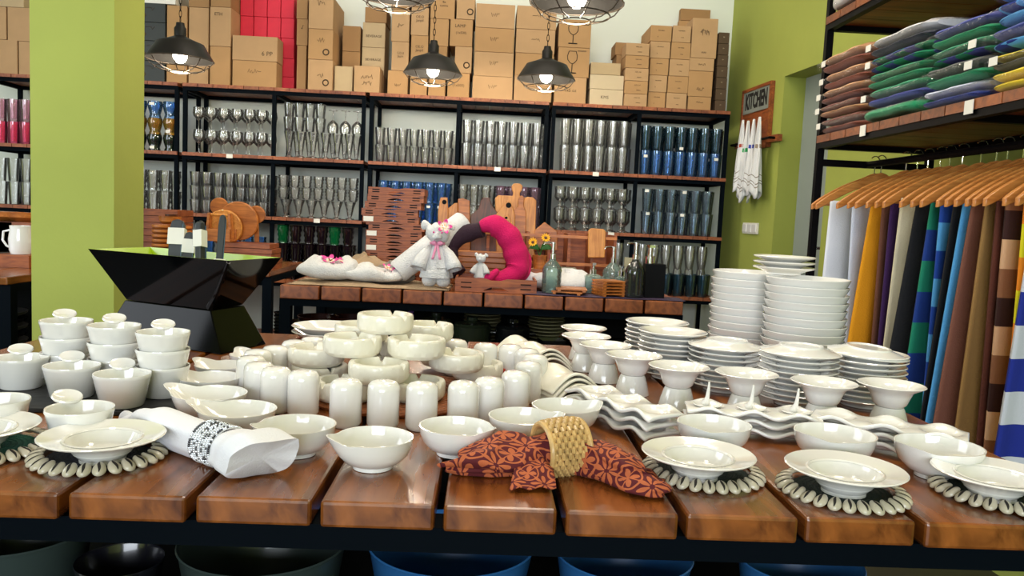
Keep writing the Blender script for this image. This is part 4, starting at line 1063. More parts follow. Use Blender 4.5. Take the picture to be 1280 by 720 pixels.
def petal_mat():
    m, nt, b = new_mat('plumeria_petal')
    tc = nt.nodes.new('ShaderNodeTexCoord'); ln = nt.nodes.new('ShaderNodeVectorMath'); ln.operation = 'LENGTH'
    nt.links.new(tc.outputs['Object'], ln.inputs[0])
    r = nt.nodes.new('ShaderNodeValToRGB')
    r.color_ramp.elements[0].position = .2; r.color_ramp.elements[0].color = rgb('#f2a010')
    r.color_ramp.elements[1].position = .85; r.color_ramp.elements[1].color = rgb('#e04098')
    e = r.color_ramp.elements.new(.5); e.color = rgb('#f6e8d0')
    mu = nt.nodes.new('ShaderNodeMath'); mu.operation = 'DIVIDE'; mu.inputs[1].default_value = .025
    nt.links.new(ln.outputs['Value'], mu.inputs[0]); nt.links.new(mu.outputs[0], r.inputs['Fac']); nt.links.new(r.outputs['Color'], b.inputs['Base Color'])
    setp(b, Roughness=.6); return m
M_PETAL = petal_mat()
c = onz(397, 356, TZ+.014)
t1 = towel_lump('folded_towel', (c.x, 3.08, TZ+.014), .115, .10, .074, M_TOWEL, 'left white folded towel with plumeria flowers on top', 5)
flower((.0, -.035, .070), .034, t1, (radians(25), 0, .3)); flower((.045, -.035, .066), .030, t1, (radians(25), .15, 1.0)); flower((-.03, -.015, .075), .024, t1, (radians(15), 0, .9))
c = onz(455, 356, TZ+.014)
t2 = towel_lump('folded_towel', (c.x+.01, 3.06, TZ+.014), .115, .09, .060, M_TOWEL, 'right white folded towel, beside the rolled towel', 11)
flower((.06, -.03, .052), .026, t2, (radians(25), .2, .5))
c = onz(495, 340, TZ)
towel_lump('folded_towel', (c.x-.06, 3.225, TZ+.004), .14, .06, .085, M_BEIGE, 'folded beige towel behind the white towels', 21, .1)
towel_lump('folded_towel', (c.x+.045, 3.10, TZ+.004), .10, .05, .07, M_GREYCLOTH, 'folded grey towel before the wooden tray stack', 22, .15)
# rolled towel leaning
a = Vector(ony(497, 343, 3.05)); b_ = Vector(ony(580, 277, 3.17)); a.z = TZ+.055
d = (b_-a)
o = empty('rolled_towel', a, label='white rolled towel leaning behind the towel bear', cat='towel'); o.rotation_euler = d.to_track_quat('Z', 'Y').to_euler()
Lr = d.length
m = MB(); m.lathe([(.026, 0), (.038, -.006), (.046, .006), (.048, Lr*.5), (.046, Lr-.004), (.038, Lr+.004), (.024, Lr-.002)], 32)
m.build('towel_roll', M_TOWEL, o)
sp = []
for k in range(60):
    aa = k*.33; r = .004+.0336*k/59; sp.append((r*cos(aa), r*sin(aa)))
m = MB(); vs = []; fs = []
for i, (x, y) in enumerate(sp):
    n = Vector((x, y, 0)).normalized()*.0022
    vs += [(x-n.x, y-n.y, 0), (x+n.x, y+n.y, 0), (x+n.x, y+n.y, Lr-.001), (x-n.x, y-n.y, Lr-.001)]
for i in range(59):
    for j in range(4): fs.append((i*4+j, i*4+(j+1) % 4, i*4+4+(j+1) % 4, i*4+4+j))
m.add(vs, fs).build('roll_spiral', M_TOWEL, o)
# towel bear
def skin_body(name, pts, edges, radii, mat, parent=None, sub=2):
    me = bpy.data.meshes.new(name); me.from_pydata(pts, edges, []); me.materials.append(mat)
    o = bpy.data.objects.new(name, me); COL.objects.link(o)
    md = o.modifiers.new('skin', 'SKIN'); md.use_smooth_shade = True
    for i, r in enumerate(radii): me.skin_vertices[0].data[i].radius = r if isinstance(r, tuple) else (r, r)
    me.skin_vertices[0].data[0].use_root = True
    s = o.modifiers.new('sub', 'SUBSURF'); s.levels = sub; s.render_levels = sub
    if parent: o.parent = parent
    return o
def bear(loc, s, mat, label, bow=None, flow=True, rz=0):
    o = empty('towel_bear', loc, rz, label=label, cat='towel figure'); o.scale = (s, s, s)
    def blob(c, r, fn=None, seg=24, rings=16):
        m = MB(); m.ball(c, r, seg=seg, rings=rings)
        if fn: m.v = [fn(Vector(p)) for p in m.v]
        return m
    def wr(p):
        return tuple(p*(1+.018*sin(p.x*160+p.z*40)+.012*sin(p.z*130+p.x*30)))
    # tunic (bell shaped body) with hem
    m = MB(); m.lathe([(0, .155), (.022, .152), (.034, .135), (.042, .10), (.05, .06), (.057, .036), (.056, .032), (.05, .036), (0, .04)], 40, fn=lambda p, a, i: (p[0]*(1+.05*sin(6*a)), p[1]*.78*(1+.05*sin(6*a)), p[2]))
    m.build('tunic', mat, o)
    MB().lathe([(.0505, .060), (.0525, .058), (.054, .05), (.052, .049)], 40, fn=lambda p, a, i: (p[0]*(1+.05*sin(6*a)), p[1]*.78*(1+.05*sin(6*a)), p[2])).build('tunic_band', mat, o)
    for sx in (-1, 1):
        # sleeve: open ended bell
        m = MB(); path = [Vector((.018*sx, -.006, .142)), Vector((.04*sx, -.014, .115)), Vector((.056*sx, -.022, .085)), Vector((.062*sx, -.03, .064))]
        m.tube(path, [.012, .019, .024, .027], 16, caps=False); m.tube([path[3]+Vector((0, 0, .001)), path[2]], [.022, .016], 16, caps=False)
        m.build('arm', mat, o, solid=.003)
        m = blob((.024*sx, -.002, .022), (.026, .026, .024), wr); m.v = [(x, y, max(.0005, z)) for x, y, z in m.v]; m.build('leg', mat, o)
    h = blob((0, -.008, .190), (.042, .036, .038), wr)
    h.build('head', mat, o)
    blob((.0, -.040, .180), (.018, .014, .013), wr).build('muzzle', mat, o)
    for sx in (-1, 1):
        blob((.042*sx, .0, .216), (.018, .013, .017), wr).build('ear', mat, o)
        if flow: MB().ball((.014*sx+.002, -.0415, .194), (.0035, .003, .0035), seg=8, rings=6).build('eye', M_HOTPINK, o)
    if bow:
        m = MB(); m.lathe([(.022, -.003), (.026, -.003), (.026, .004), (.022, .004)], 20, T(0, -.004, .154), closed=True)
        for sx in (-1, 1):
            m.grid(lambda u, v: (sx*(.002+.022*u), -.034-.004*sin(pi*v), .156+.009*(v-.5)*2*sin(pi*min(1, u*.9+.1)+.25)), 5, 4)
            m.grid(lambda u, v: (sx*(.001+.012*u+.004*(v-.5)*2), -.036-.012*u, .154-.055*u), 5, 2)
        m.build('ribbon', bow, o, solid=.0012)
    if flow: flower((.022, -.044, .214), .027, o, (radians(72), 0, .3))
    return o
bc = ony(546, 330, 2.985)
bb = bear((bc.x, 2.985, TZ+.012), 1.0, M_TOWEL, 'white towel bear with pink ribbon and flower', M_PINK)
text_mesh('stitched_word', 'mmmmm', .009, M_RUBBER, bb, Matrix.Translation((.02, -.0425, .068)) @ FACE_FRONT, extrude=.0006)
bb.scale = (1.08, 1.08, 1.05)
# tray with magenta and purple towels, small bear
x0 = onz(569, 363, TZ).x; x1 = onz(667, 363, TZ).x
def slot_tray(name, W, D, H, label, loc, mat=M_TRAYWOOD, group=None, rz=0, t=.008, slot=True):
    o = empty(name, loc, rz, label=label, cat='tray', group=group)
    MB().box(0, W, 0, D, 0, .006).build('tray_base', mat, o, smooth=False)
    for nm, y0 in (('front', 0), ('back', D-t)):
        # side with a curved hand hole
        out = [(0, .006), (W*.34, .006)] + [(W*(.34+.32*k/8), .006+H*.30*sin(pi*k/8)) for k in range(1, 8)] + [(W*.66, .006), (W, .006), (W, H), (W*.64, H), (W*.56, H*.86), (W*.44, H*.86), (W*.36, H), (0, H)]
        m = MB(); m.prism(out, y0, y0+t); m.build('tray_side', mat, o, smooth=False)
    for xx in (0, W-t): MB().box(xx, xx+t, t, D-t, .006, H).build('tray_end', mat, o, smooth=False)
    if slot:
        for xx in (.07*W, .80*W):
            for zz in (.32, .66): MB().box(xx, xx+W*.13, -.0006, .0004, H*zz-.002, H*zz+.002).build('slot', M_BLACKM, o, smooth=False)
    return o
slot_tray('wooden_tray', x1-x0, .22, .052, 'wooden tray holding the pink towel and the small bear', (x0, 2.95, TZ+.001))
def towel_tube(name, pts, rs, mat, label, seg=20, flat=.75):
    # smooth path
    P = [Vector(p) for p in pts]; out = []; ro = []
    for i in range(len(P)-1):
        p0 = P[max(i-1, 0)]; p1 = P[i]; p2 = P[i+1]; p3 = P[min(i+2, len(P)-1)]
        for k in range(6):
            t = k/6
            out.append(.5*((2*p1)+(-p0+p2)*t+(2*p0-5*p1+4*p2-p3)*t*t+(-p0+3*p1-3*p2+p3)*t**3)); ro.append((rs[i]*(1-t)+rs[i+1]*t)*(1+.05*sin((i*6+k)*1.1)))
    out.append(P[-1]); ro.append(rs[-1])
    m = MB(); m.tube(out, ro, seg)
    return m
o = empty('magenta_towel', ony(620, 320, 3.08), label='magenta towel curled in an arch, in the wooden tray', cat='towel')
base = Vector(o.location)
def q(px, py, Y): return Vector(ony(px, py, Y))-base
m = towel_tube('', [q(600, 284, 3.10), q(616, 281, 3.10), q(634, 294, 3.10), q(644, 315, 3.10), q(646, 336, 3.09), q(632, 347, 3.07), q(606, 349, 3.06)], [.018, .040, .046, .048, .045, .032, .020], M_MAGENTA, '')
m.build('towel_arch', M_MAGENTA, o, angle=80)
m = towel_tube('', [q(626, 293, 3.16), q(642, 301, 3.15), q(654, 322, 3.15), q(654, 340, 3.14), q(640, 352, 3.12)], [.020, .030, .030, .028, .020], M_MAGENTA, '')
m.build('second_fold', M_MAGENTA, o, angle=80)
m = towel_tube('', [q(622, 338, 3.02), q(612, 346, 3.0), q(596, 351, 3.0)], [.010, .018, .010], M_MAGENTA, ''); m.build('towel_end', M_MAGENTA, o, angle=80)
o = empty('purple_towel', ony(585, 300, 3.12), label='dark purple towel arching behind the towel bear', cat='towel'); base = Vector(o.location)
m = towel_tube('', [q(574, 342, 3.10), q(564, 325, 3.12), q(566, 304, 3.13), q(584, 292, 3.12), q(603, 287, 3.10)], [.03, .028, .032, .034, .030], M_PURPLE, ''); m.build('towel_arch', M_PURPLE, o, angle=80)
sb_ = ony(601, 340, 3.0); bear((sb_.x, 3.005, TZ+.0075+.03), .46, M_TOWEL, 'small white towel bear in the wooden tray', None, False, rz=-.35)
m_ = MB().ball((0, 0, .0), (.045, .045, .028), seg=16, rings=10).build('folded_towel', M_PURPLE, loc=(sb_.x, 3.02, TZ+.0075)); m_.data.transform(Matrix.Identity(4))
tag(m_, 'low purple cloth bundle under the small towel bear', 'towel'); m_.location.z = TZ+.0075+.0
for v in m_.data.vertices: v.co.z = max(v.co.z, .0002)
# tall stack of wooden trays with price labels
xa = ony(457, 300, 3.3).x; xb = ony(530, 300, 3.3).x
zz = TZ+.001
offs = [0, .002, 0, .003, 0, .001, .0, .008, -.012, -.016, -.006, .002, .004]
for k in range(13):
    H = .0285
    tr = slot_tray('wooden_tray', xb-xa-.01, .19, H, 'brown wooden tray, %s from the bottom of the tall tray stack' % ORD[k], (xa+offs[k]*1.2, 3.3+(offs[k]*.5), zz), group='tall tray stack', rz=(.05 if k in (8, 9) else 0))
    if k in (2, 4, 6, 8): MB().box(.004, .044, -.0022, -.0008, .005, .025).build('price_label', M_PAPER, tr, smooth=False)
    zz += H+.0008
# slatted wooden pieces behind the bear
xa = ony(566, 330, 3.28).x; xb = ony(632, 330, 3.28).x
for k in range(6):
    tag(MB().box(0, xb-xa, 0, .08, 0, .022).build('wooden_bar', M_TEAK, smooth=False, bevel=.003, loc=(xa, 3.26, TZ+.001+.0228*k)), 'flat wooden bar, %s from the bottom of the pile behind the towel bear' % ORD[k], 'wooden bar', 'wooden bars behind the towel bear')
# wooden crate with dividers (cutlery and spice rack)
xa = ony(545, 300, 3.42).x; xb = ony(770, 300, 3.42).x; zt = ony(690, 291, 3.42).z
cr = empty('wooden_rack', (xa, 3.40, TZ+.001), label='long open wooden rack holding the boards, behind the pink towel', cat='rack')
W = xb-xa; H = zt-TZ-.001
m = MB(); m.box(0, W, 0, .2, 0, .012).box(0, W, .19, .2, .012, H); m.build('rack_back', M_TRAYWOOD, cr, smooth=False)
for fx in (0, .28, .50, .62, .73, .86, .985): MB().box(W*fx, W*fx+.012, 0, .19, .012, H).build('divider', M_TRAYWOOD, cr, smooth=False)
for zz_ in (.45, .97): MB().box(.0, W, -.008, .0, H*zz_-.012, H*zz_).build('rack_rail', M_TEAK, cr, smooth=False)
def board(name, outline, Y, mat, label, th=.012, hole=None, lean=.12, cat='cutting board'):
    """outline pixels traced at depth Y, given real thickness"""
    pts = [ony(x, y, Y) for x, y in outline]
    zb_ = min(p.z for p in pts); cx = sum(p.x for p in pts)/len(pts)
    o = empty(name, (cx, Y, zb_), label=label, cat=cat)
    m = MB(); m.prism([(p.x-cx, p.z-zb_) for p in pts], 0, th); m.build('board_blade', mat, o, smooth=False, bevel=.003)
    if hole:
        h = ony(hole[0], hole[1], Y); MB().lathe([(0, 0), (hole[2], 0), (hole[2], th+.0016), (0, th+.0016)], 16, T(h.x-cx, th+.0008, h.z-zb_, rx=pi/2)).build('hanging_hole', M_BLACKM, o)
    o.rotation_euler = (-lean, 0, 0)
    return o
board('paddle_board', [(619, 322), (619, 247), (623, 243), (641, 244), (642, 240), (640, 236), (640, 231), (643, 228), (650, 228), (654, 231), (653, 236), (650, 241), (651, 246), (667, 246), (670, 249), (669, 322)], 3.56, M_TEAK_L, 'tall pale paddle board with round handle, tallest of them')
board('paddle_board', [(652, 322), (655, 250), (659, 245), (667, 246), (671, 250), (668, 322)], 3.535, M_TEAK_L, 'rounded pale board at the right of the paddle group')
board('paddle_board', [(640, 322), (642, 262), (648, 257), (648, 248), (652, 243), (656, 246), (655, 256), (658, 264), (657, 322)], 3.515, M_TEAK, 'slim spoon shaped board in the paddle group')
board('paddle_board', [(620, 320), (620, 268), (626, 260), (633, 250), (637, 250), (641, 258), (644, 268), (643, 320)], 3.495, M_TEAK_L, 'pale board with a ring handle behind the pink towel', hole=(636, 256, .012))
board('paddle_board', [(629, 320), (629, 280), (631, 270), (635, 268), (638, 272), (640, 280), (647, 288), (651, 298), (650, 320)], 3.455, M_TEAK_L, 'small pear shaped board with dark hole, above the pink towel', hole=(633, 272, .006))
board('cutting_board', [(588, 318), (588, 269), (598, 260), (601, 250), (604, 246), (612, 246), (615, 256), (622, 265), (623, 318)], 3.50, M_TEAK_D, 'dark brown cutting board with narrow neck')
for k, (a, b, t_) in enumerate(((548, 559, 263), (556, 576, 262), (573, 586, 248))):
    pass
board('cutting_board', [(547, 318), (547, 264), (550, 246), (559, 246), (560, 262), (560, 318)], 3.47, M_TEAK_L, 'narrow pale board with slot, leftmost board', hole=(555, 252, .010))
board('cutting_board', [(556, 318), (556, 263), (568, 253), (572, 253), (572, 318)], 3.49, M_TEAK_L, 'pale board with sloped shoulder, second from left')
board('cutting_board', [(572, 318), (572, 248), (578, 247), (587, 250), (588, 318)], 3.51, M_TEAK, 'upright pale board left of the dark one')
board('cutting_board', [(667, 313), (668, 288), (681, 277), (697, 289), (697, 313)], 3.53, M_TEAK, 'small pointed wooden dish leaning above the rack')
o = board('wooden_dish', [(735, 322), (736, 288), (739, 285), (755, 286), (758, 289), (756, 322)], 3.36, M_TEAK_L, 'upright rectangular wooden dish right of the rack', cat='wooden dish')
m = MB(); w_ = .036
for k_ in o.children: pass
# small details in front of the rack
def flowerpot(px, Y):
    c = ony(px, 330, Y)
    o = empty('potted_sunflower', (c.x, Y, TZ+.001), label='small pot of yellow artificial flowers before the wooden rack', cat='flower pot')
    MB().lathe([(0, 0), (.022, 0), (.030, .055), (.027, .055), (.02, .01), (0, .008)], 20).build('pot', M_TEAK, o)
    MB().box(-.04, .04, -.03, .03, -.0005, 0).build('pot_base', M_TEAK, o)
    for k, (dx, dz, tl) in enumerate(((.02, .125, .2), (-.03, .105, -.5))):
        MB().tube([(0, 0, .05), (dx*.5, 0, .09), (dx, -.005, dz)], .0025, 6).build('stem', M_LEAF, o)
        f_ = empty('flower', (dx, -.008, dz)); f_.parent = o; f_.rotation_euler = (radians(60), tl, 0)
        m = MB()
        for j in range(12):
            a = 2*pi*j/12; m.ball((.016*cos(a), .016*sin(a), .001), (.0105 if True else 0, .0045, .0015), T(0, 0, 0), 8, 4) if False else m.grid(lambda u, v: ((.004+.016*u)*cos(a+(v-.5)*.5*sin(pi*u)), (.004+.016*u)*sin(a+(v-.5)*.5*sin(pi*u)), .002+.004*u), 4, 2)
        m.build('petals', M_YELLOW, f_, solid=.0008)
        MB().ball((0, 0, .003), (.006, .006, .003)).build('flower_centre', M_TEAK_D, f_)
    for k in range(6):
        a = -2.6+k*.95
        MB().grid(lambda u, v: (.055*u*cos(a), .02*u*sin(a)-.008, .075+.055*u-.05*u*u+.012*(v-.5)*2*sin(pi*u)), 6, 4).build('leaf', M_LEAF, o, solid=.0008)
    return o
fp = flowerpot(674, 3.22)
bpl = MB().box(-.035, .035, -.03, .03, 0, .0795).build('wooden_block', M_TRAYWOOD, smooth=False, loc=(fp.location.x, 3.22, TZ+.0005)); tag(bpl, 'wooden block under the flower pot', 'block'); fp.location.z = TZ+.0808
xa = ony(682, 330, 3.28).x; xb = ony(721, 330, 3.28).x
tag(MB().box(0, xb-xa, 0, .05, 0, .085).build('stone_box', plain('grey_stone', '#77766a', .8, bump=.4), smooth=False, bevel=.002, loc=(xa, 3.28, TZ+.001)), 'small grey stone box behind the aqua dispenser', 'box')
towel_lump('folded_towel', (ony(705, 350, 3.16).x, 3.15, TZ+.004), .17, .085, .07, M_TOWEL, 'white folded towel behind the soap dispensers', 31)
place_cloth('table_mat', 650, 806, 2.925, 3.06, .003, M_PURPCLOTH, 'thin purple cloth under the soap dispensers', 8, n=40)
ZM = TZ+.006
def pump(parent, z, s=1.0, mat=None, top=.055, head='long'):
    mat = mat or M_CHROME
    m = MB(); m.lathe([(0, z), (.0125*s, z), (.0125*s, z+.018*s), (.006*s, z+.02*s), (.006*s, z+top*s), (.008*s, z+top*s), (.008*s, z+top*s+.008), (0, z+top*s+.008)], 16)
    m.build('pump_collar', mat, parent)
    z2 = z+top*s+.004
    m = MB()
    if head == 'long': m.tube([(0, 0, z2), (-.018*s, -.004, z2+.002), (-.034*s, -.008, z2), (-.036*s, -.008, z2-.006)], .0032*s, 8)
    else: m.box(-.007*s, .007*s, -.022*s, .007*s, z2-.004, z2+.006)
    m.build('pump_spout', mat, parent)
def dispenser(px, Y, r, h, mat, label, neck=.02, top=.055, seg=24, square=False, head='long', bumpy=True):
    c = ony(px, 350, Y)
    o = empty('soap_dispenser', (c.x, Y, ZM), label=label, cat='soap dispenser')
    def fn(p, a, i):
        k = 1+(.05*sin(12*a+i*pi) if bumpy and 1 < i < 12 else 0)
        if square:
            q_ = max(abs(cos(a)), abs(sin(a))); k = 1/(q_**.9)*.86
        return (p[0]*k, p[1]*k, p[2])
    pr = [(0, 0), (r*.94, .0)]+[(r, h*(.04+.07*j)) for j in range(10)]+[(r*.93, h*.76), (r*.7, h*.86), (r*.38, h*.95), (.013, h)] if not square else [(0, 0), (r, 0), (r, h*.9), (r*.5, h), (0, h)]
    MB().lathe(pr, 36, fn=fn).build('bottle', mat, o)
    pump(o, h, 1.0, top=top, head=head)
    return o
dispenser(689.5, 3.02, .036, .128, M_GLAQ, 'aqua textured glass soap dispenser, left front', head='long')
dispenser(765, 3.13, .038, .118, M_GLAQ, 'aqua textured glass soap dispenser behind the coaster stack')
dispenser(741, 3.09, .040, .072, M_GLAQ, 'low square glass soap dispenser with chrome pump', square=True, top=.035, head='short')
dispenser(776, 3.06, .026, .072, M_GLAQ, 'small glass dispenser between the aqua and black ones', square=True, top=.03, head='short')
dispenser(793, 2.975, .037, .142, M_GLK, 'smoky black textured glass soap dispenser', bumpy=True)
c = ony(817, 350, 3.0)
o = empty('black_dispenser_box', (c.x, 3.0, ZM), label='black square soap dispenser box with chrome pump, rightmost', cat='soap dispenser')
MB().box(-.038, .038, -.03, .03, 0, .128).build('box_body', M_BLACKM, o, smooth=False, bevel=.002); pump(o, .128, 1.5, top=.04, head='short')
for c_ in o.children:
    if c_.name.startswith('pump'): c_.location.x = -.018
tag(MB().box(-.016, .016, -.01, .01, 0, .145).build('beige_block', plain('beige_block', '#a8a184', .7), smooth=False, loc=(ony(785, 350, 3.12).x, 3.13, TZ+.001)), 'plain beige block behind the smoky dispenser', 'block')
# coasters
def coaster(W, loc, rz, label, group):
    o = empty('wooden_coaster', loc, rz, label=label, cat='coaster', group=group)
    for k in range(5): MB().box(-W, W, -W+2*W*k/5+.002, -W+2*W*(k+1)/5-.002, .006, .011).build('coaster_slat', M_TEAK, o, smooth=False)
    MB().box(-W*.9, -W*.7, -W, W, 0, .006).box(W*.7, W*.9, -W, W, 0, .006).build('coaster_foot', M_TEAK, o, smooth=False)
    return o
c = ony(760, 360, 3.0)
for k in range(5): coaster(.048, (c.x, 2.992, ZM+.0117*k), .35, 'slatted wooden coaster, %s from the bottom, stack before dispensers' % ORD[k], 'coaster stack')
c = ony(712, 360, 3.0)
for k in range(2): coaster(.058, (c.x+.005*k, 3.0, ZM+.0117*k), -.3+.25*k, 'slatted wooden coaster %s right of the aqua dispenser' % ['lying lowest', 'lying on top'][k], 'loose coasters')
c = ony(728, 350, 3.07)

# pots on the lower shelf of the second table
SZ = .561
def casserole(px, Y, r, h, mat, label, lid=True, cat='casserole'):
    c = ony(px, 410, Y)
    o = empty('casserole', (c.x, Y, SZ), label=label, cat=cat)
    MB().lathe([(0, 0), (r*.9, 0), (r, .012), (r, h), (r*1.03, h+.004), (r*1.03, h+.007), (r*.96, h+.006), (r*.95, .02), (0, .012)], 32).build('pot_body', mat, o)
    if lid:
        MB().lathe([(r*1.0, h+.008), (r*.9, h+.018), (r*.3, h+.026), (.02, h+.028), (.022, h+.042), (0, h+.044)], 32).build('lid', mat, o)
    MB().tube([(-r, 0, h*.8), (-r-.02, 0, h*.8), (-r-.02, .03, h*.8), (-r*.97, .04, h*.8)], .005).tube([(r, 0, h*.8), (r+.02, 0, h*.8), (r+.02, .03, h*.8), (r*.97, .04, h*.8)], .005).build('handle', mat, o)
    return o
M_POTG = plain('olive_green_glaze', '#2c3426', .25, coat=.4)
M_POTB = plain('black_glaze', '#0f1214', .2, coat=.4)
M_POTR = plain('brown_glaze', '#3a1a14', .25, coat=.4)
casserole(590, 3.10, .075, .085, M_POTG, 'olive green lidded casserole on the lower shelf')
casserole(545, 3.12, .062, .095, M_POTG, 'dark green casserole left of the olive one')
casserole(641, 3.10, .068, .085, M_POTB, 'black lidded casserole right of the olive one')
for k, (px, Y) in enumerate(((690, 3.08), (722, 3.18), (746, 3.1))):
    c = ony(px, 410, Y); m = MB()
    m.lathe([(0, 0), (.05, 0), (.066, .055), (.062, .055), (.047, .006), (0, .006)], 4, T(rz=pi/4+.2)).build
    o = m.build('square_bowl', M_POTB, smooth=False, loc=(c.x, Y, SZ)); tag(o, 'black square bowl under the rear table, %s of three' % ['left', 'middle', 'right'][k], 'bowl', 'square bowls under the rear table')
for s, (px, n) in enumerate(((683, 9), (603, 9))):
    c = ony(px, 400, 3.35)
    for k in range(n):
        o = MB().lathe([(0, 0), (.05, 0), (.078, .008), (.08, .012), (.05, .006), (0, .005)], 28).build('plate', plain('cream_green_glaze', '#b4ae84', .4) if k+s == 0 else bpy.data.materials['cream_green_glaze'], loc=(c.x, 3.35, SZ+.0145*k)); tag(o, 'cream plate, %s from the bottom, %s stack under the rear table' % (ORD[k], ['right', 'left'][s]), 'plate', 'cream plates under the rear table')
for k, (px, Y, r, z) in enumerate(((398, 3.12, .08, 0), (398, 3.12, .082, .05), (437, 3.15, .075, 0), (437, 3.15, .078, .05), (372, 3.02, .065, 0), (376, 3.02, .068, .04), (470, 3.14, .07, 0), (470, 3.14, .07, .05))):
    c = ony(px, 410, Y)
    o = MB().lathe([(0, 0), (r*.55, 0), (r*.9, .025), (r, .052), (r*.96, .052), (r*.85, .026), (0, .008)], 32).build('bowl', M_POTR, loc=(c.x, Y, SZ+z+.001*(z > 0)))
    tag(o, 'brown glazed bowl, %s, %s pair under the rear table' % (['lower', 'upper'][k % 2], ['second', 'third', 'leftmost', 'rightmost'][k//2]), 'bowl', 'brown bowls under the rear table')
c = ony(355, 400, 3.1)
for k in range(10):
    o = MB().lathe([(0, 0), (.024, 0), (.034, .016), (.032, .016), (.022, .003), (0, .003)], 20).build('cup', M_POTB, loc=(c.x+.02, 3.0, SZ+.0125*k)); tag(o, 'small black cup, %s from the bottom, left end under the rear table' % ORD[k], 'cup', 'small black cups')
c = ony(511, 383, 3.0)
o = empty('lavender_sprig', (c.x, 3.04, SZ), label='purple flower sprig behind the ashtray pile', cat='flower')
MB().lathe([(0, 0), (.02, 0), (.022, .05), (.018, .05), (0, .045)], 14).build('vase', M_POTB, o)
MB().tube([(0, 0, .04), (.004, 0, .12), (0, 0, .165)], .0018, 5).build('stem', M_LEAF, o)
m = MB(); rr = random.Random(4)
for k in range(26): m.ball((rr.uniform(-.012, .012), rr.uniform(-.012, .012), .12+.055*k/26), rr.uniform(.004, .007), seg=6, rings=4)
m.build('blossoms', plain('violet', '#7a4aa8', .7), o)

# ================================================================== NEAR TABLE: ceramics
ZN = TZ+.0006
# ---- cowrie coasters with rimmed footed dishes
def coaster_mat(nm, c):
    m, nt, b = new_mat('crochet_'+nm); setp(b, Base_Color=rgb(c), Roughness=.9)
    tc = nt.nodes.new('ShaderNodeTexCoord')
    wv = nt.nodes.new('ShaderNodeTexWave'); wv.wave_type = 'RINGS'; wv.rings_direction = 'Z'; wv.inputs['Scale'].default_value = 55; wv.inputs['Distortion'].default_value = 3; wv.inputs['Detail Scale'].default_value = 8
    nt.links.new(tc.outputs['Object'], wv.inputs['Vector'])
    bp = nt.nodes.new('ShaderNodeBump'); bp.inputs['Strength'].default_value = 1; bp.inputs['Distance'].default_value = .003
    nt.links.new(wv.outputs['Fac'], bp.inputs['Height']); nt.links.new(bp.outputs['Normal'], b.inputs['Normal'])
    return m
def shell_mesh():
    L, Wd, H = .0098, .0064, .0052
    m = MB()
    def f(u, v):
        a = 2*pi*u; t = pi*v
        x = L*cos(t); k = sin(t)*(1+.18*cos(t))
        y = Wd*k*cos(a); z = H*k*sin(a)
        return (x, y, z+H*.55 if z > 0 else z*.4+H*.55)
    m.grid(f, 14, 12, wrap_u=True)
    m.mi = 1
    # the toothed slit along the middle of the upper face
    def slit(u, v):
        x = L*(.78*(2*u-1)); w = .0012*(1-(2*u-1)**2)+.0003
        t = math.acos(max(-1, min(1, x/L))); k = sin(t)*(1+.18*cos(t))
        y = (v-.5)*2*w+.0006*sin(2.5*(2*u-1))
        return (x, y, H*.55+H*k*math.sqrt(max(0, 1-(y/(Wd*k+1e-6))**2))+.0002)
    m.grid(slit, 10, 2)
    return m.build('cowrie_shell', [M_SHELL, M_SLIT])
shell0 = shell_mesh(); SHELL_USED = [False]
def shell_coaster(c, r, mat, label, ph=0.):
    o = empty('shell_coaster', (c.x, c.y, ZN), label=label, cat='coaster', group='cowrie shell coasters')
    ri = r-.019
    MB().lathe([(0, 0), (ri*.98, 0), (ri+.004, .002), (ri, .0045), (0, .005)], 48).build('crocheted_disc', mat, o)
    n = 28
    for k in range(n):
        a = 2*pi*k/n+ph
        s = shell0 if not SHELL_USED[0] else shell0.copy()
        if SHELL_USED[0]: COL.objects.link(s)
        SHELL_USED[0] = True
        s.parent = o; rr_ = r-.0095
        s.location = (rr_*cos(a), rr_*sin(a), .0040); s.rotation_euler = (0, radians(27), a+random.uniform(-.12, .12))
        s.scale = (1.02, 1.05, 1)
    return o
M_CRG = coaster_mat('bottle_green', '#0c2420'); M_CRT = coaster_mat('teal', '#0c5a4a'); M_CRN = coaster_mat('navy', '#101424')
def rimmed_dish(loc, label, tilt=0, s=1.0):
    o = empty('rimmed_dish', loc, label=label, cat='dish', group='white rimmed dishes on shell coasters'); o.scale = (s, s, s)
    o.rotation_euler = (tilt, 0, 0)
    MB().lathe([(0, .004), (.022, .004), (.024, 0), (.027, 0), (.027, .004), (.038, .016), (.044, .0225), (.060, .0265), (.072, .0305), (.0735, .0322), (.072, .0333), (.058, .030), (.0455, .0275), (.0425, .0265), (.041, .022), (.034, .011), (.022, .0075), (0, .007)], 56).build('dish_body', M_PORC, o)
    MB().lathe([(.0425, .0272), (.0448, .0290), (.0472, .0282), (.0448, .0262)], 56, closed=True).build('raised_ring', M_PORC, o)
    return o
D = [((124, 570), M_CRN, (131, 543), 'navy coaster ringed with cowrie shells, in front of the napkin roll', 'white rimmed dish on the navy shell coaster, left of the white napkin'),
     ((878, 591), M_CRG, (869, 566), 'bottle green shell coaster right of the batik napkin', 'white rimmed dish right of the batik napkin, touching its coaster'),
     ((1052, 614), M_CRG, (1058, 582), 'bottle green shell coaster, middle of the three at right', 'white rimmed dish in the middle of the three at right'),
     ((1247, 617), M_CRG, (1240, 590), 'bottle green shell coaster at the right edge of the photo', 'white rimmed dish cut by the right photo edge'),
     ((-18, 560), M_CRT, (-38, 530), 'teal shell coaster cut by the left photo edge', 'white rimmed dish cut by the left photo edge')]
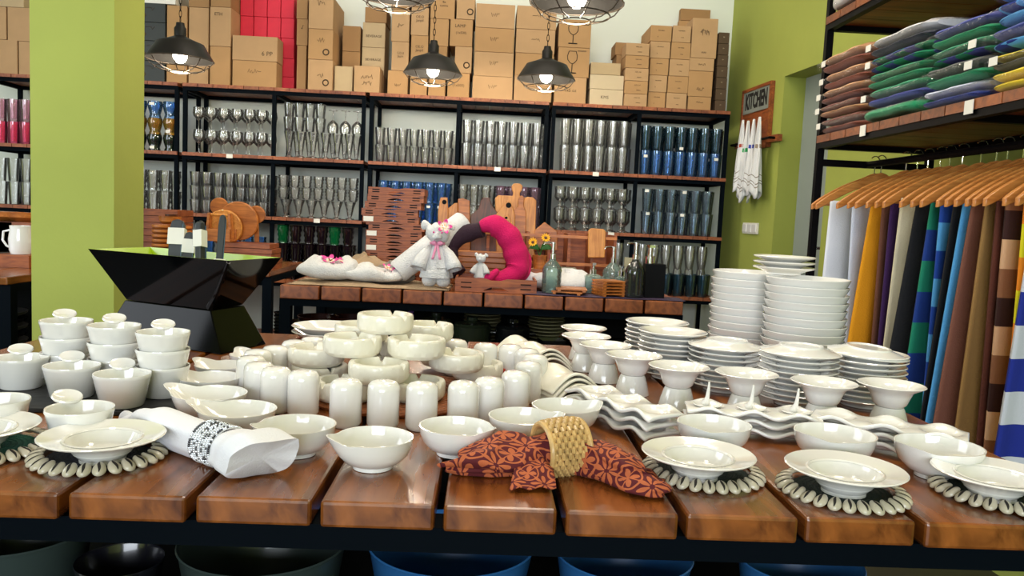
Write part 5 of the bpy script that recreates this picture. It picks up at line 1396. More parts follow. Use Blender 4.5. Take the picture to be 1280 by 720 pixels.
for i, (cp, cm, dp, l1, l2) in enumerate(D):
    c = onz(cp[0], cp[1], TZ+.003); shell_coaster(c, .070, cm, l1, i*.07)
    d = onz(dp[0], dp[1], TZ+.005+.032)
    rimmed_dish((c.x*.35+d.x*.65, c.y*.35+d.y*.65, ZN+.0053), l2, 0, .865)

# ---- pouring bowls (a small bowl with a pinched lip)
def pour_bowl_mesh(name, r=.048, h=.038, lip=.009, lift=.004, lw=.38, mat=None, deep=1.0):
    pr = [(0, .003), (.42, .003), (.44, 0), (.50, 0), (.50, .004), (.72, .009), (.89, .018), (.97, .028), (1.0, h), (.965, h), (.935, .028), (.85, .018), (.66, .010), (.3, .0065), (0, .006)]
    def fn(p, a, i):
        x, y, z = p; t = max(0, (z/h)-.45)/.55
        w = math.exp(-(a/lw)**2) if a < pi else math.exp(-((a-2*pi)/lw)**2)
        rr = math.hypot(x, y)
        k = (rr+lip*w*t**1.5)/max(rr, 1e-6) if rr > 1e-4 else 1
        # dips beside the lip
        w2 = math.exp(-((abs(a if a < pi else 2*pi-a)-lw*1.7)/(lw*.6))**2)
        return (x*k, y*k, z+lift*w*t*t-.0018*w2*t)
    return MB().lathe([(rr*r, z if z > .03 else z) for rr, z in pr], 64, fn=fn).build(name, mat or M_PORC)
pb = pour_bowl_mesh('sauce_bowl')
rowb = [((371, 530), 98, 3.7, 'white pouring bowl right of the white napkin roll'), ((467, 546), 100, 3.5, 'white pouring bowl front centre, nearest the front edge'), ((570, 532), 93, -.5, 'white pouring bowl just left behind the batik napkin'),
        ((655, 520), 90, .15, 'white pouring bowl behind the rattan napkin ring'), ((707, 507), 86, .35, 'white pouring bowl behind others, beside the wavy tray stack'),
        ((893, 529), 92, 3.7, 'white pouring bowl in front of the spoon tray'), ((1044, 541), 99, 3.6, 'white pouring bowl behind the middle shell coaster at right'), ((1174, 556), 104, 3.5, 'white pouring bowl behind the rightmost rimmed dish')]
for (px, py), wpx, rz, lab in rowb:
    s_ = .9
    for _ in range(3):
        c = onz(px, py, TZ+.038*s_); s_ = rpx(c, wpx)/.0485
    use(pb, (c.x, c.y, ZN), rz, lab, 'bowl', 'white pouring bowls', scale=s_)
lb_ = pour_bowl_mesh('leaf_bowl', r=.047, h=.034, lip=.026, lift=.004, lw=.32)
for (px, py), rz, lab, s in [((262, 491), 2.75, 'white leaf bowl with pointed tip, nearest the ramekins', 1.05), ((297, 511), 2.85, 'white leaf bowl with pointed tip, right behind the napkin roll', 1.03), ((262, 471), 2.75, 'white leaf bowl third from the front, left of the shakers', .98),
                          ((278, 456), 2.6, 'white leaf bowl second from the back of its row', .92), ((318, 443), 2.3, 'white leaf bowl farthest back, beside the black stand', .9)]:
    s *= .98; c = onz(px, py, TZ+.034*s); use(lb_, (c.x, c.y, ZN), rz, lab, 'bowl', 'white leaf shaped bowls', scale=s)

# ---- ramekins with a round thumb lug, on black slate
def ramekin_mesh():
    o = empty('ramekin')
    r, h = .039, .047
    MB().lathe([(0, .003), (r*.66, .003), (r*.70, 0), (r*.76, .002), (r*.97, h-.006), (r, h-.003), (r*.985, h), (r*.94, h-.001), (r*.90, h-.008), (r*.72, .006), (0, .006)], 48).build('ramekin_body', M_PORC, o)
    # disc lug standing on the rim, tilted outwards
    m = MB(); m.lathe([(0, -.002), (.0165, -.003), (.018, -.0005), (.017, .0015), (.0125, -.0005), (0, -.001)], 28, T(-.0480, 0, h+.0042, ry=radians(16)))
    m.build('thumb_lug', M_PORC, o)
    return o
rk = ramekin_mesh()
slate = [((-60, 60, 462, 505),)]
def slab(px0, py0, px1, py1, w, lab):
    pass
def slate_board(ca, cb, w, lab):
    a = onz(*ca, TZ); b = onz(*cb, TZ); d = (b-a); L = math.hypot(d.x, d.y); ang = math.atan2(d.y, d.x)
    o = MB().box(0, L, -w/2, w/2, 0, .006).build('slate_board', M_SLATE, smooth=False, bevel=.0012, loc=(a.x, a.y, ZN)); o.rotation_euler = (0, 0, ang)
    return tag(o, lab, 'slate board')
ZR_ = ZN+.0066
# one long slate under the second and third rows
p_a = onz(-60, 476, TZ); p_b = onz(212, 505, TZ)
o = MB().box(-1.16, -.395, 1.055, 1.27, 0, .006).build('slate_board', M_SLATE, smooth=False, bevel=.0012, loc=(0, 0, ZN)); tag(o, 'black slate board under the white ramekins', 'slate board')
rm = [((100, 507), 2.25, 0, 'white ramekin with thumb lug, nearest the front, alone'), ((-6, 497), 2.3, 0, 'white ramekin cut by the left photo edge, front row'),
      ((26, 444), 1.5, 1, 'white ramekin with upright lug, leftmost of the second row'), ((90, 454), 1.5, 1, 'white ramekin with upright lug, middle of the second row'), ((153, 464), 1.65, 1, 'white ramekin with upright lug, rightmost of the second row')]
for (px, py), rz, on, lab in rm:
    c = onz(px, py, TZ+.047+.007*on)
    lugrz = rz-pi+(0.2)
    rz = math.atan2(c.y, c.x)+(0 if on else .3)
    use(rk, (c.x, c.y, ZR_ if on else ZN), rz-pi, lab, 'ramekin', 'white lugged ramekins', scale=.95)
for s, (px, py) in enumerate(((83, 398), (143, 404), (204, 412))):
    c = onz(px, py, ZR_+.047+.049)
    for k in range(3):
        use(rk, (c.x, max(1.13, c.y), ZR_+.0245*k), math.atan2(c.y, c.x)+(.05, 0, .0)[s]-pi, 'white ramekin, %s of the %s back row stack' % (['bottom', 'middle', 'top'][k], ['leftmost', 'middle', 'rightmost'][s]), 'ramekin', 'white ramekin stacks of three')

# ---- black angular bowl on its stand
def quad_frustum(bot, top, zb_, zt_, M=None):
    m = MB(); m.add([(*p, zb_) for p in bot]+[(*p, zt_) for p in top], [(3, 2, 1, 0), (4, 5, 6, 7), (0, 1, 5, 4), (1, 2, 6, 5), (2, 3, 7, 6), (3, 0, 4, 7)]); return m
zrim = TZ+.182; zmid = TZ+.080
Fr = onz(286, 326, zrim); Lf = onz(110, 311, zrim); Rt = onz(352, 322, zrim)
Bk = Lf+Rt-Fr; ctr = (Lf+Rt)/2
cc = Vector((ctr.x, ctr.y))
def qp(k, sh=Vector((0, 0))): return [Vector((p.x, p.y))*k+cc*(1-k)+sh-cc for p in (Fr, Rt, Bk, Lf)]
ab = empty('angular_bowl', (cc.x, cc.y, zmid+.001), label='black angular bowl with lime green inside, on its black stand', cat='bowl')
rim = qp(1); botq = qp(.60)
H = zrim-zmid-.001; n = .007
def ring(k): return [p*k for p in rim]
vs = [(*p, 0) for p in botq]+[(*p, H) for p in rim]
m = MB(); m.add(vs, [(3, 2, 1, 0), (0, 1, 5, 4), (1, 2, 6, 5), (2, 3, 7, 6), (3, 0, 4, 7)]); m.build('outer_shell', M_BLACKP, ab, smooth=False)
rin = [p*.972 for p in rim]; bin_ = [p*.95 for p in botq]
m = MB(); m.add([(*p, .008) for p in bin_]+[(*p, H) for p in rin]+[(*p, H) for p in rim], [(0, 1, 2, 3), (0, 4, 5, 1), (1, 5, 6, 2), (2, 6, 7, 3), (3, 7, 4, 0), (4, 8, 9, 5), (5, 9, 10, 6), (6, 10, 11, 7), (7, 11, 8, 4)]); m.build('lime_lining', M_LIME, ab, smooth=False)
m = MB(); f_ = botq[0]; r_ = rim[0]; m.tube([(f_.x*1.012, f_.y*1.012, .004), (f_.x*1.08+(r_.x-f_.x)*.25, f_.y*1.08+(r_.y-f_.y)*.25, H*.3), (f_.x+(r_.x-f_.x)*.98, f_.y+(r_.y-f_.y)*.98, H*.97)], [.008, .006, .004], 8); m.build('corner_fold', M_BLACKP, ab)
st = empty('bowl_stand', (cc.x, cc.y, ZN), label='black lacquered stand under the angular bowl', cat='stand')
quad_frustum(qp(.86), qp(.62), 0, zmid-ZN).build('stand_body', M_BLACKP, st, smooth=False, bevel=.002)
# utensils standing in the bowl
def handle_item(px0, py0, px1, py1, Y, wpx, label, tagged=True, mat=None, tilt=0, side=False):
    a = ony(px0, py0, Y); b = ony(px1, py1, Y+.03); w_ = wpx*Y/995/2
    a.z = zmid+.035; top = b
    o = empty('serving_spoon', a, label=label, cat='serving spoon', group='black utensils with tags in the bowl')
    d = top-a; L = d.length; o.rotation_euler = d.to_track_quat('Z', 'Y').to_euler()
    o.rotation_euler.rotate_axis('Z', tilt)
    m = MB(); out = [(-w_*.9, 0), (w_*.9, 0), (w_, L*.5), (w_*1.05, L*.85), (w_*.8, L*.97), (0, L), (-w_*.8, L*.97), (-w_*1.05, L*.85), (-w_, L*.5)]
    m.prism(out, -.007, .007); m.build('handle', mat or M_RUBBER, o, smooth=False, bevel=.003)
    MB().box(-w_*.95, -w_*.80, -.0085, .0085, L*.15, L*.93).build('edge_strip', M_BLUEGREY, o, smooth=False)
    if tagged:
        m = MB(); m.box(-w_*1.15, w_*1.15, -.0095, .0095, L*.62, L*.86); m.build('paper_band', M_PAPER, o, smooth=False)
        m = MB()
        for k in range(7): m.box(w_*.25+k*.0011, w_*.25+k*.0011+.0006, -.0102, -.0096, L*.64, L*.84)
        m.build('barcode', M_BLACKINK, o, smooth=False)
    return o
cy = cc.y
handle_item(217, 320, 223, 274, cy-.035, 17, 'black utensil handle with white band, leftmost in bowl')
handle_item(231, 322, 238, 290, cy-.055, 13, 'lower black utensil with white band, behind the tilted tag', tilt=.2)
handle_item(251, 325, 250, 276, cy-.075, 11, 'black utensil with slanted white tag, third from left', tilt=.9)
s4 = handle_item(272, 325, 279, 268, cy-.075, 9, 'slim grey black utensil tied with string, rightmost in bowl', tagged=False, tilt=.3)
MB().lathe([(.011, .06), (.0125, .0615), (.011, .063)], 16).build('string', M_PAPER, s4)

# ---- salt shakers in a ring
def shaker():
    r, h = .0215, .064
    o = empty('salt_shaker')
    MB().lathe([(0, 0), (r*.82, 0), (r*.92, .002), (r, .006), (r, h*.80), (r*.96, h*.89), (r*.78, h*.96), (r*.42, h*.992), (0, h)], 32).build('shaker_body', M_PORC, o)
    m = MB()
    for k in range(3): m.lathe([(0, 0), (.0011, 0), (.0011, .0006), (0, .0006)], 8, T(.005*cos(2.1*k), .005*sin(2.1*k), h-.0009))
    m.build('shaker_hole', M_BLACKINK, o)
    return o
sk = shaker()
tops = [(433, 472), (480, 474), (528, 476), (580, 475), (612, 470), (645, 462), (378, 461), (346, 457), (325, 451), (314, 443), (322, 435), (344, 430), (368, 423), (391, 419), (661, 450), (669, 441), (656, 433), (637, 429), (612, 427), (570, 422)]
pos = []
for px, py in tops:
    c = onz(px, py+5, TZ+.060); v = Vector((c.x+.13, c.y-1.225)); pos.append(Vector((c.x, c.y)))
for _ in range(12):                        # keep neighbours from touching
    for i in range(len(pos)):
        for j in range(i):
            d = pos[i]-pos[j]
            if d.length < .0445:
                e = d.normalized()*(.0447-d.length)/2; pos[i] = pos[i]+e; pos[j] = pos[j]-e
names = {0: 'front left of three in front', 1: 'front centre', 2: 'front right of centre', 3: 'in front of the orange flower, left', 4: 'in front of the orange flower', 5: 'front right of the ring', 6: 'front left of the ring', 7: 'second left of the front left', 8: 'at the left bend, near', 9: 'leftmost of the ring', 10: 'at the left bend, far', 11: 'back left, third from the dish', 12: 'back left, second from the dish', 13: 'back left beside the white dish', 14: 'right bend, near', 15: 'rightmost of the ring', 16: 'right bend, far', 17: 'back right by the arched trays', 18: 'back right, second from the arched trays', 19: 'directly behind the ashtray pile'}
for i, p in enumerate(pos):
    use(sk, (p.x, p.y, ZN), random.uniform(0, 6), 'white domed salt shaker, '+names[i], 'salt shaker', 'ring of salt shakers')

# ---- ashtray pile on a woven mat
mat_c = Vector((-.13, 1.235))
def rattan(nm, c1, c2, sc=60):
    m, nt, b = new_mat(nm); tc = nt.nodes.new('ShaderNodeTexCoord')
    br = nt.nodes.new('ShaderNodeTexBrick'); br.inputs['Scale'].default_value = sc; br.inputs['Color1'].default_value = rgb(c1); br.inputs['Color2'].default_value = rgb(c2); br.inputs['Mortar'].default_value = rgb('#3a2410'); br.inputs['Mortar Size'].default_value = .03; br.inputs['Brick Width'].default_value = .5; br.inputs['Row Height'].default_value = .22
    nt.links.new(tc.outputs['UV'], br.inputs['Vector']); nt.links.new(br.outputs['Color'], b.inputs['Base Color'])
    bp = nt.nodes.new('ShaderNodeBump'); bp.inputs['Strength'].default_value = .8; bp.inputs['Distance'].default_value = .002; bp.invert = True
    nt.links.new(br.outputs['Fac'], bp.inputs['Height']); nt.links.new(bp.outputs['Normal'], b.inputs['Normal']); setp(b, Roughness=.6); return m
M_RATTAN = plain('dark_rattan', '#8a4a1c', .55, var=.3, vscale=120, bump=.6, bscale=200)
rt = empty('woven_mat', (mat_c.x, mat_c.y, ZN), label='round brown woven mat under the ashtray pile', cat='placemat')
m = MB()
for k in range(17):
    r = .004+.0083*k
    m.tube([(r*cos(2*pi*j/64), r*sin(2*pi*j/64), .004+.0008*sin(j*2*pi/4+k)) for j in range(64)], .0041, 6, closed=True)
m.build('coiled_weave', M_RATTAN, rt)
def ashtray():
    R_, h = .0445, .0285
    pr = [(0, .003), (R_*.78, .003), (R_*.80, 0), (R_*.86, 0), (R_*.93, .003), (R_*.985, .006), (R_, .014), (R_, .0235), (R_*.985, .027), (R_*.955, h), (R_*.80, h), (R_*.775, h-.002), (R_*.74, .010), (R_*.6, .0065), (0, .006)]
    def fn(p, a, i):
        x, y, z = p
        if z > .018 and i < 13:
            nt_ = max(0, 1-abs(((a/(2*pi/3)) % 1)-.5)/.05)
            z = z-(z-.018)*min(1, nt_*1.3)*.75
        if .006 < z < .024 and 4 < i < 9:      # embossed leaves around the side
            e = 1+.009*sin(14*a+z*300)+.006*sin(23*a-z*500); x *= e; y *= e
        return (x, y, z)
    return MB().lathe(pr, 128, fn=fn).build('ashtray', M_PORC_M, angle=35)
at = ashtray()
ZA = ZN+.0086+.0006
ash = [(0, 400, 455, .1, 'bottom tier, left'), (0, 432, 474, .9, 'bottom tier, front left'), (0, 520, 474, .5, 'bottom tier, front right'), (0, 597, 452, .3, 'bottom tier, right'), (0, 470, 440, .3, 'bottom tier, middle'), (0, 555, 436, 1.2, 'bottom tier, back right'), (0, 400, 430, 1., 'bottom tier, back left'),
       (1, 396, 433, .8, 'second tier, left'), (1, 474, 452, .55, 'second tier, front'), (1, 571, 440, .75, 'second tier, right'), (1, 505, 425, .3, 'second tier, middle back'), (1, 455, 418, .2, 'second tier, back left'),
       (2, 441, 420, .45, 'third tier, front left'), (2, 521, 423, .95, 'third tier, front right'), (2, 452, 405, .1, 'third tier, back left'), (2, 535, 405, .2, 'third tier, back right'), (3, 482, 393, .35, 'on the very top')]
ap = []
for t_, px, py, rz, nm in ash:
    c = onz(px, py, ZA+.0285*(t_+1)); ap.append([t_, Vector((c.x, c.y)), rz, nm])
for _ in range(40):
    for i in range(len(ap)):
        for j in range(i):
            if ap[i][0] == ap[j][0]:
                d = ap[i][1]-ap[j][1]
                if d.length < .0905:
                    e = d.normalized()*(.0908-d.length)/2; ap[i][1] += e; ap[j][1] -= e
for t_, p, rz, nm in ap:
    use(at, (p.x, p.y, ZA+.0290*t_), rz, 'round cream ashtray with notched rim, '+nm, 'ashtray', 'pile of cream ashtrays')
# orange flower tucked beside the pile
c = onz(628, 463, TZ+.02); fo = empty('orange_flower', (c.x, c.y, ZN+.016), label='small orange red flower between the shakers and ashtrays', cat='flower')
m = MB(); rr = random.Random(9)
for k in range(24): m.ball((rr.uniform(-.012, .012), rr.uniform(-.01, .01), rr.uniform(-.014, .010)), rr.uniform(.003, .006), seg=6, rings=4)
m.build('petals', plain('orange_petal', '#c8401c', .6), fo)
# white dishes behind the ring
for k in range(2):
    c = onz(414, 408, TZ+.03)
    o = MB().lathe([(0, .0), (.03, 0), (.055, .012), (.075, .024), (.073, .0255), (.05, .014), (.028, .004), (0, .004)], 40).build('shallow_dish', M_PORC, loc=(c.x, min(c.y, 1.70), ZN+.012*k+.001)); tag(o, 'shallow white dish behind the shakers, '+['lower', 'upper'][k]+' of two', 'dish', 'pair of shallow dishes')

# ---- flared pedestal bowls
def pedestal():
    o = empty('pedestal_bowl')
    MB().lathe([(0, .037), (.020, .035), (.025, .040), (.0295, .052), (.034, .0605), (.0495, .0685), (.0505, .0697), (.049, .0706), (.036, .0655), (.027, .056), (.022, .043), (0, .040)], 56).build('bowl_part', M_PORC, o)
    MB().lathe([(0, .0345), (.0205, .0345), (.0225, .031), (.0265, .018), (.030, .004), (.0305, 0), (.028, 0), (.0245, .016), (.020, .028), (0, .030)], 48).build('foot_part', M_PORC, o)
    return o
pd = pedestal()
PB = [(730, 407), (735, 418), (757, 428), (791, 440), (848, 454), (933, 463), (1031, 474), (1114, 477)]
pp = []
for px, py in PB:
    c = onz(px, py, ZN+.070); pp.append(Vector((c.x, c.y)))
for _ in range(30):
    for i in range(len(pp)):
        for j in range(i):
            d = pp[i]-pp[j]
            if d.length < .1025: e = d.normalized()*(.1028-d.length)/2; pp[i] += e; pp[j] -= e
PN = ['farthest back', 'second from the back', 'third from the back', 'fourth from the back', 'fifth, behind the wavy trays', 'sixth, behind the spoon tray', 'second from the right', 'rightmost of the row']
for p, nm in zip(pp, PN): use(pd, (p.x, min(p.y, 1.74), ZN), 0, 'white flared pedestal bowl, '+nm, 'bowl', 'diagonal row of pedestal bowls', scale=.95)

# ---- plate stacks
def plate():
    return MB().lathe([(0, .002), (.030, .002), (.032, 0), (.035, 0), (.036, .003), (.048, .0085), (.062, .0125), (.0645, .0145), (.063, .0158), (.047, .0118), (.037, .0062), (0, .0052)], 48).build('side_plate', M_PORC)
pl = plate()
SP = [(822, 400, 7, 1.60, 'farthest left plate stack'), (842, 411, 7, 1.47, 'second plate stack from left'), (908, 422, 9, 1.38, 'middle plate stack'), (1000, 431, 9, 1.285, 'plate stack before the tall bowls'), (1085, 430, 9, 1.30, 'rightmost plate stack')]
for px, py, n, Yd, nm in SP:
    z = ony(px, py, Yd).z; n = max(5, int(round((z-ZN-.016)/.0092))+1)
    c = ony(px, py, Yd)
    tl = -.05 if nm.startswith('farth') else 0
    if px in (908, 1000, 1085): n -= 1
    for k in range(n):
        jx = .0015*sin(k*2.1+px); jy = .0015*cos(k*1.7+px)
        use(pl, (c.x+jx, Yd+jy, ZN+.0092*k), k, 'white side plate, %s from the bottom, %s' % (ORD[k], nm), 'plate', 'white plates, '+nm)
    if px in (908, 1000, 1085):            # an upturned plate on top, its foot ring showing
        use(pl, (c.x+.002, Yd, ZN+.0092*n+.0165), 0, 'upturned white side plate on top of the %s' % nm, 'plate', rot=(pi+(.045 if px == 1085 else 0), (.05 if px == 1085 else 0), 0), scale=(1, 1, .8))
def deep_plate():
    return MB().lathe([(0, .002), (.036, .002), (.038, 0), (.042, 0), (.045, .003), (.066, .010), (.076, .020), (.0815, .031), (.0828, .0345), (.0812, .0355), (.073, .023), (.062, .013), (.042, .007), (0, .006)], 48).build('soup_plate', M_PORC)
dp_ = deep_plate()
for s, (px, py, Yd, nm) in enumerate(((1010, 338, 1.60, 'nearer tall bowl stack'), (941, 333, 1.74, 'farther tall bowl stack'))):
    c = ony(px, py, Yd); n = int((c.z-ZN-.0355)/.0156)+1
    if s == 1: c = Vector((c.x-.005, c.y, c.z))
    for k in range(n):
        use(dp_, (c.x+.0012*sin(k*1.9+s), Yd+.001*cos(k), ZN+.0156*k), k*.7, 'white soup plate, %s from the bottom, %s' % (ORD[k], nm), 'plate', 'white soup plates, '+nm)
    top_n = n
    if s == 1:
        for k in range(3):
            cx = ony(975, 316, Yd-.0).x
            use(pl, (cx-.012, Yd-.06, ZN+.0156*(n-1)+.0362+.0115*k), 0, 'small white plate, %s of three atop the tall stacks' % ['lowest', 'middle', 'highest'][k], 'plate', 'three small plates on the tall stacks')

# ---- wavy serving trays
def wavy(L=.20, W=.068, n=3, amp=.0056, arch=False):
    """porcelain tray, n wells along its length, rippled long edges"""
    def f(u, v):
        x = (u-.5)*L; y = (v-.5)
        ph = 2*pi*n*u
        e = (abs(y)*2)**4
        z = .014-amp*cos(ph)*(.12+.85*e)
        e = 0
        z += -.003*e*cos(ph)+.002*e
        # round wells in the troughs
        for k in range(n):
            du = (u-(k+.5)/n)*L; dy = y*W
            q = (du*du+dy*dy)/(.025**2)
            if q < 1: z -= .0075*(1-q)**.6
        ww = W*(1+.05*cos(ph))
        x2 = x*(1+.0*e)
        return (x2, y*ww, z)
    return f
def wavy_tray(name, fn, nu=60, nv=18): return MB().grid(fn, nu, nv).build(name, M_PORC, solid=.0058, sub=1)
wt = wavy_tray('wavy_tray', wavy())
def put_trays(pa, pb_, zt, n, nm, grp, proto=None, step=.0122, yo=0, S_=1.0):
    a = onz(*pa, zt); b = onz(*pb_, zt); m_ = (a+b)/2; ang = math.atan2(b.y-a.y, b.x-a.x)
    for k in range(n):
        use(proto or wt, (m_.x+.002*k, m_.y+yo, ZN+step*k-.001), ang, 'white wavy three-well tray, %s of the stack %s' % (['bottom', 'middle', 'top', 'uppermost'][k] if n <= 3 else ORD[k]+' from the bottom', nm), 'serving tray', grp, scale=S_)
    return m_, ang
put_trays((724, 474), (838, 512), TZ+.05, 3, 'right of the pouring bowls', 'middle wavy tray stack', S_=.95, yo=.012)
mm_, ang_ = put_trays((868, 504), (1020, 516), TZ+.045, 3, 'carrying three spoons', 'wavy trays with spoons', S_=.90, yo=.022)
mm_ = Vector((mm_.x, mm_.y+.022, 0))
put_trays((1053, 522), (1206, 546), TZ+.045, 3, 'nearest the right table edge', 'right end wavy tray stack', S_=.95, yo=.042)
# arched trays on the left, stacked one over the other, running away from the camera
def arched(u, v):
    L, W = .17, .088
    x = (u-.5)*L; y = (v-.5)*W
    z = .034*cos((v-.5)*2.75)-.009+.0035*cos(2*pi*2*u)*cos((v-.5)*3)
    return (x, y, z+.002)
ar = MB().grid(arched, 50, 24).build('arched_tray', M_PORC_M, solid=.004, sub=1)
for s, (pa, pb_, nm) in enumerate((((690, 462), (722, 486), 'nearer'), ((646, 428), (680, 447), 'farther'))):
    a = onz(pa[0]-18, pa[1]-12, TZ+.045); b = onz(pb_[0], pb_[1], TZ+.045) if False else None
    c = onz((668, 640)[s]+28, (452, 424)[s]+6, TZ+.045)
    for k in range(3):
        use(ar, (c.x-.002*k, c.y+.005*k, ZN+.0005+.0075*k), 1.95, 'cream arched serving tray, %s of the %s stack beside the shakers' % (['bottom', 'middle', 'top'][k], nm), 'serving tray', 'arched trays beside the shakers, '+nm)
# tasting spoons standing in the wells
def spoon():
    o = empty('tasting_spoon')
    m = MB(); m.lathe([(0, 0), (.007, .0005), (.014, .004), (.0185, .008), (.0175, .0088), (.013, .0055), (0, .002)], 28, fn=lambda p, a, i: (p[0]*1.12, p[1], p[2])); m.build('spoon_bowl', M_PORC, o)
    MB().tube([(0, .012, .007), (0, .008, .010), (0, .003, .018), (0, 0, .030), (0, -.001, .040)], [.006, .0045, .003, .0021, .0013], 10).build('spoon_handle', M_PORC, o)
    return o
spn = spoon()
for k in range(3):
    du = (k-1)*.180/3
    use(spn, (mm_.x+.004+du*cos(ang_), mm_.y+du*sin(ang_), ZN+.0122*2+.0072), 0, 'white tasting spoon standing in the %s well of the wavy tray' % ['left', 'middle', 'right'][k], 'spoon', 'three upright tasting spoons')

# ---- white napkin roll in a beaded ring
def frame_between(a, b):
    d = (b-a); ang = math.atan2(d.y, d.x); return ang, math.hypot(d.x, d.y)
a = onz(152, 518, TZ+.02); b = onz(330, 580, TZ+.02)
ang, L = frame_between(a, b)
nr = empty('napkin_roll', (a.x, a.y, ZN), ang, label='white linen napkin rolled through a beaded ring', cat='napkin')
def naproll(u, v):
    t = v; th = 2*pi*u
    key = [(0, .010, .007), (.08, .014, .011), (.2, .019, .018), (.35, .023, .022), (.55, .022, .021), (.72, .0195, .0195), (.82, .025, .023), (.92, .031, .027), (1.0, .032, .024)]
    for i in range(len(key)-1):
        if key[i][0] <= t <= key[i+1][0]:
            k = (t-key[i][0])/(key[i+1][0]-key[i][0]+1e-9); k = k*k*(3-2*k)
            ry = key[i][1]*(1-k)+key[i+1][1]*k; rz_ = key[i][2]*(1-k)+key[i+1][2]*k; break
    sq = max(0, (t-.72)/.28)
    e = 1-.35*sq
    cs, sn = cos(th), sin(th)
    y = ry*math.copysign(abs(cs)**e, cs); z = rz_*math.copysign(abs(sn)**e, sn)
    fold = 1+.06*sin(3*th+4*t)+.035*sin(7*th-6*t)
    y *= fold; z = z*(1+.04*sin(4*th+5*t))
    cutoff = .030*sq*sin(th+.6)                # slanted loose end
    return (L*t+cutoff*.8, y, max(.0005, z+rz_*1.0+.001))
m = MB(); m.grid(naproll, 64, 60, wrap_u=True)
n0 = 64
m.add([naproll(i/n0, 0) for i in range(n0)], [tuple(range(n0))])
ends = [naproll(i/n0, 1.0) for i in range(n0)]; cx_ = sum(Vector(e) for e in ends[1:])/63 if False else Vector((sum(e[0] for e in ends)/n0-.008, 0, sum(e[2] for e in ends)/n0))
m.add(ends+[tuple(cx_)], [(i, (i+1) % n0, n0) for i in range(n0)])
m.build('rolled_linen', M_LINEN, nr, angle=75)
# loose tail behind
m = MB(); m.grid(lambda u, v: (-.018+.05*u, .006+.020*(v-.5)*(.4+u)+.004, .008+.012*u+.008*sin(pi*v)+.002*sin(9*u)), 16, 10)
m.build('napkin_tail', M_LINEN, nr, solid=.002)
def bead_ring(parent, xc, R_, W):
    """rows of tiny black and clear beads on a silver band"""
    M_BB = plain('black_bead', '#15151a', .2, coat=.5) ; M_SB = plain('silver_bead', (.72, .74, .76, 1), .25, .6)
    rr_ = random.Random(2)
    o = empty('beaded_ring', (xc, 0, 0)); o.parent = parent
    MB().lathe([(R_-.0012, -W/2), (R_, -W/2), (R_, W/2), (R_-.0012, W/2)], 40, T(z=R_*.0, ry=pi/2), closed=True).build('ring_band', M_SB, o)
    rows = 9
    mk = MB(); ms = MB()
    for k in range(rows):
        x = -W/2+W*(k+.5)/rows; nb = 62
        for j in range(nb):
            a_ = 2*pi*(j+.5*(k % 2))/nb
            if sin(a_) < -.9: continue
            tgt = mk if (rr_.random() < (.5 if k in (0, 3, 5, 8) else .12)) else ms
            tgt.ball((x, (R_+.0006)*cos(a_), (R_+.0006)*sin(a_)), .00125 if k % 4 else .0016, seg=5, rings=4)
    mk.build('black_beads', M_BB, o); ms.build('silver_beads', M_SB, o)
    return o
br_ = bead_ring(nr, L*.72, .0245, .040); br_.location.z = .0235; br_.scale = (1, 1, .93)

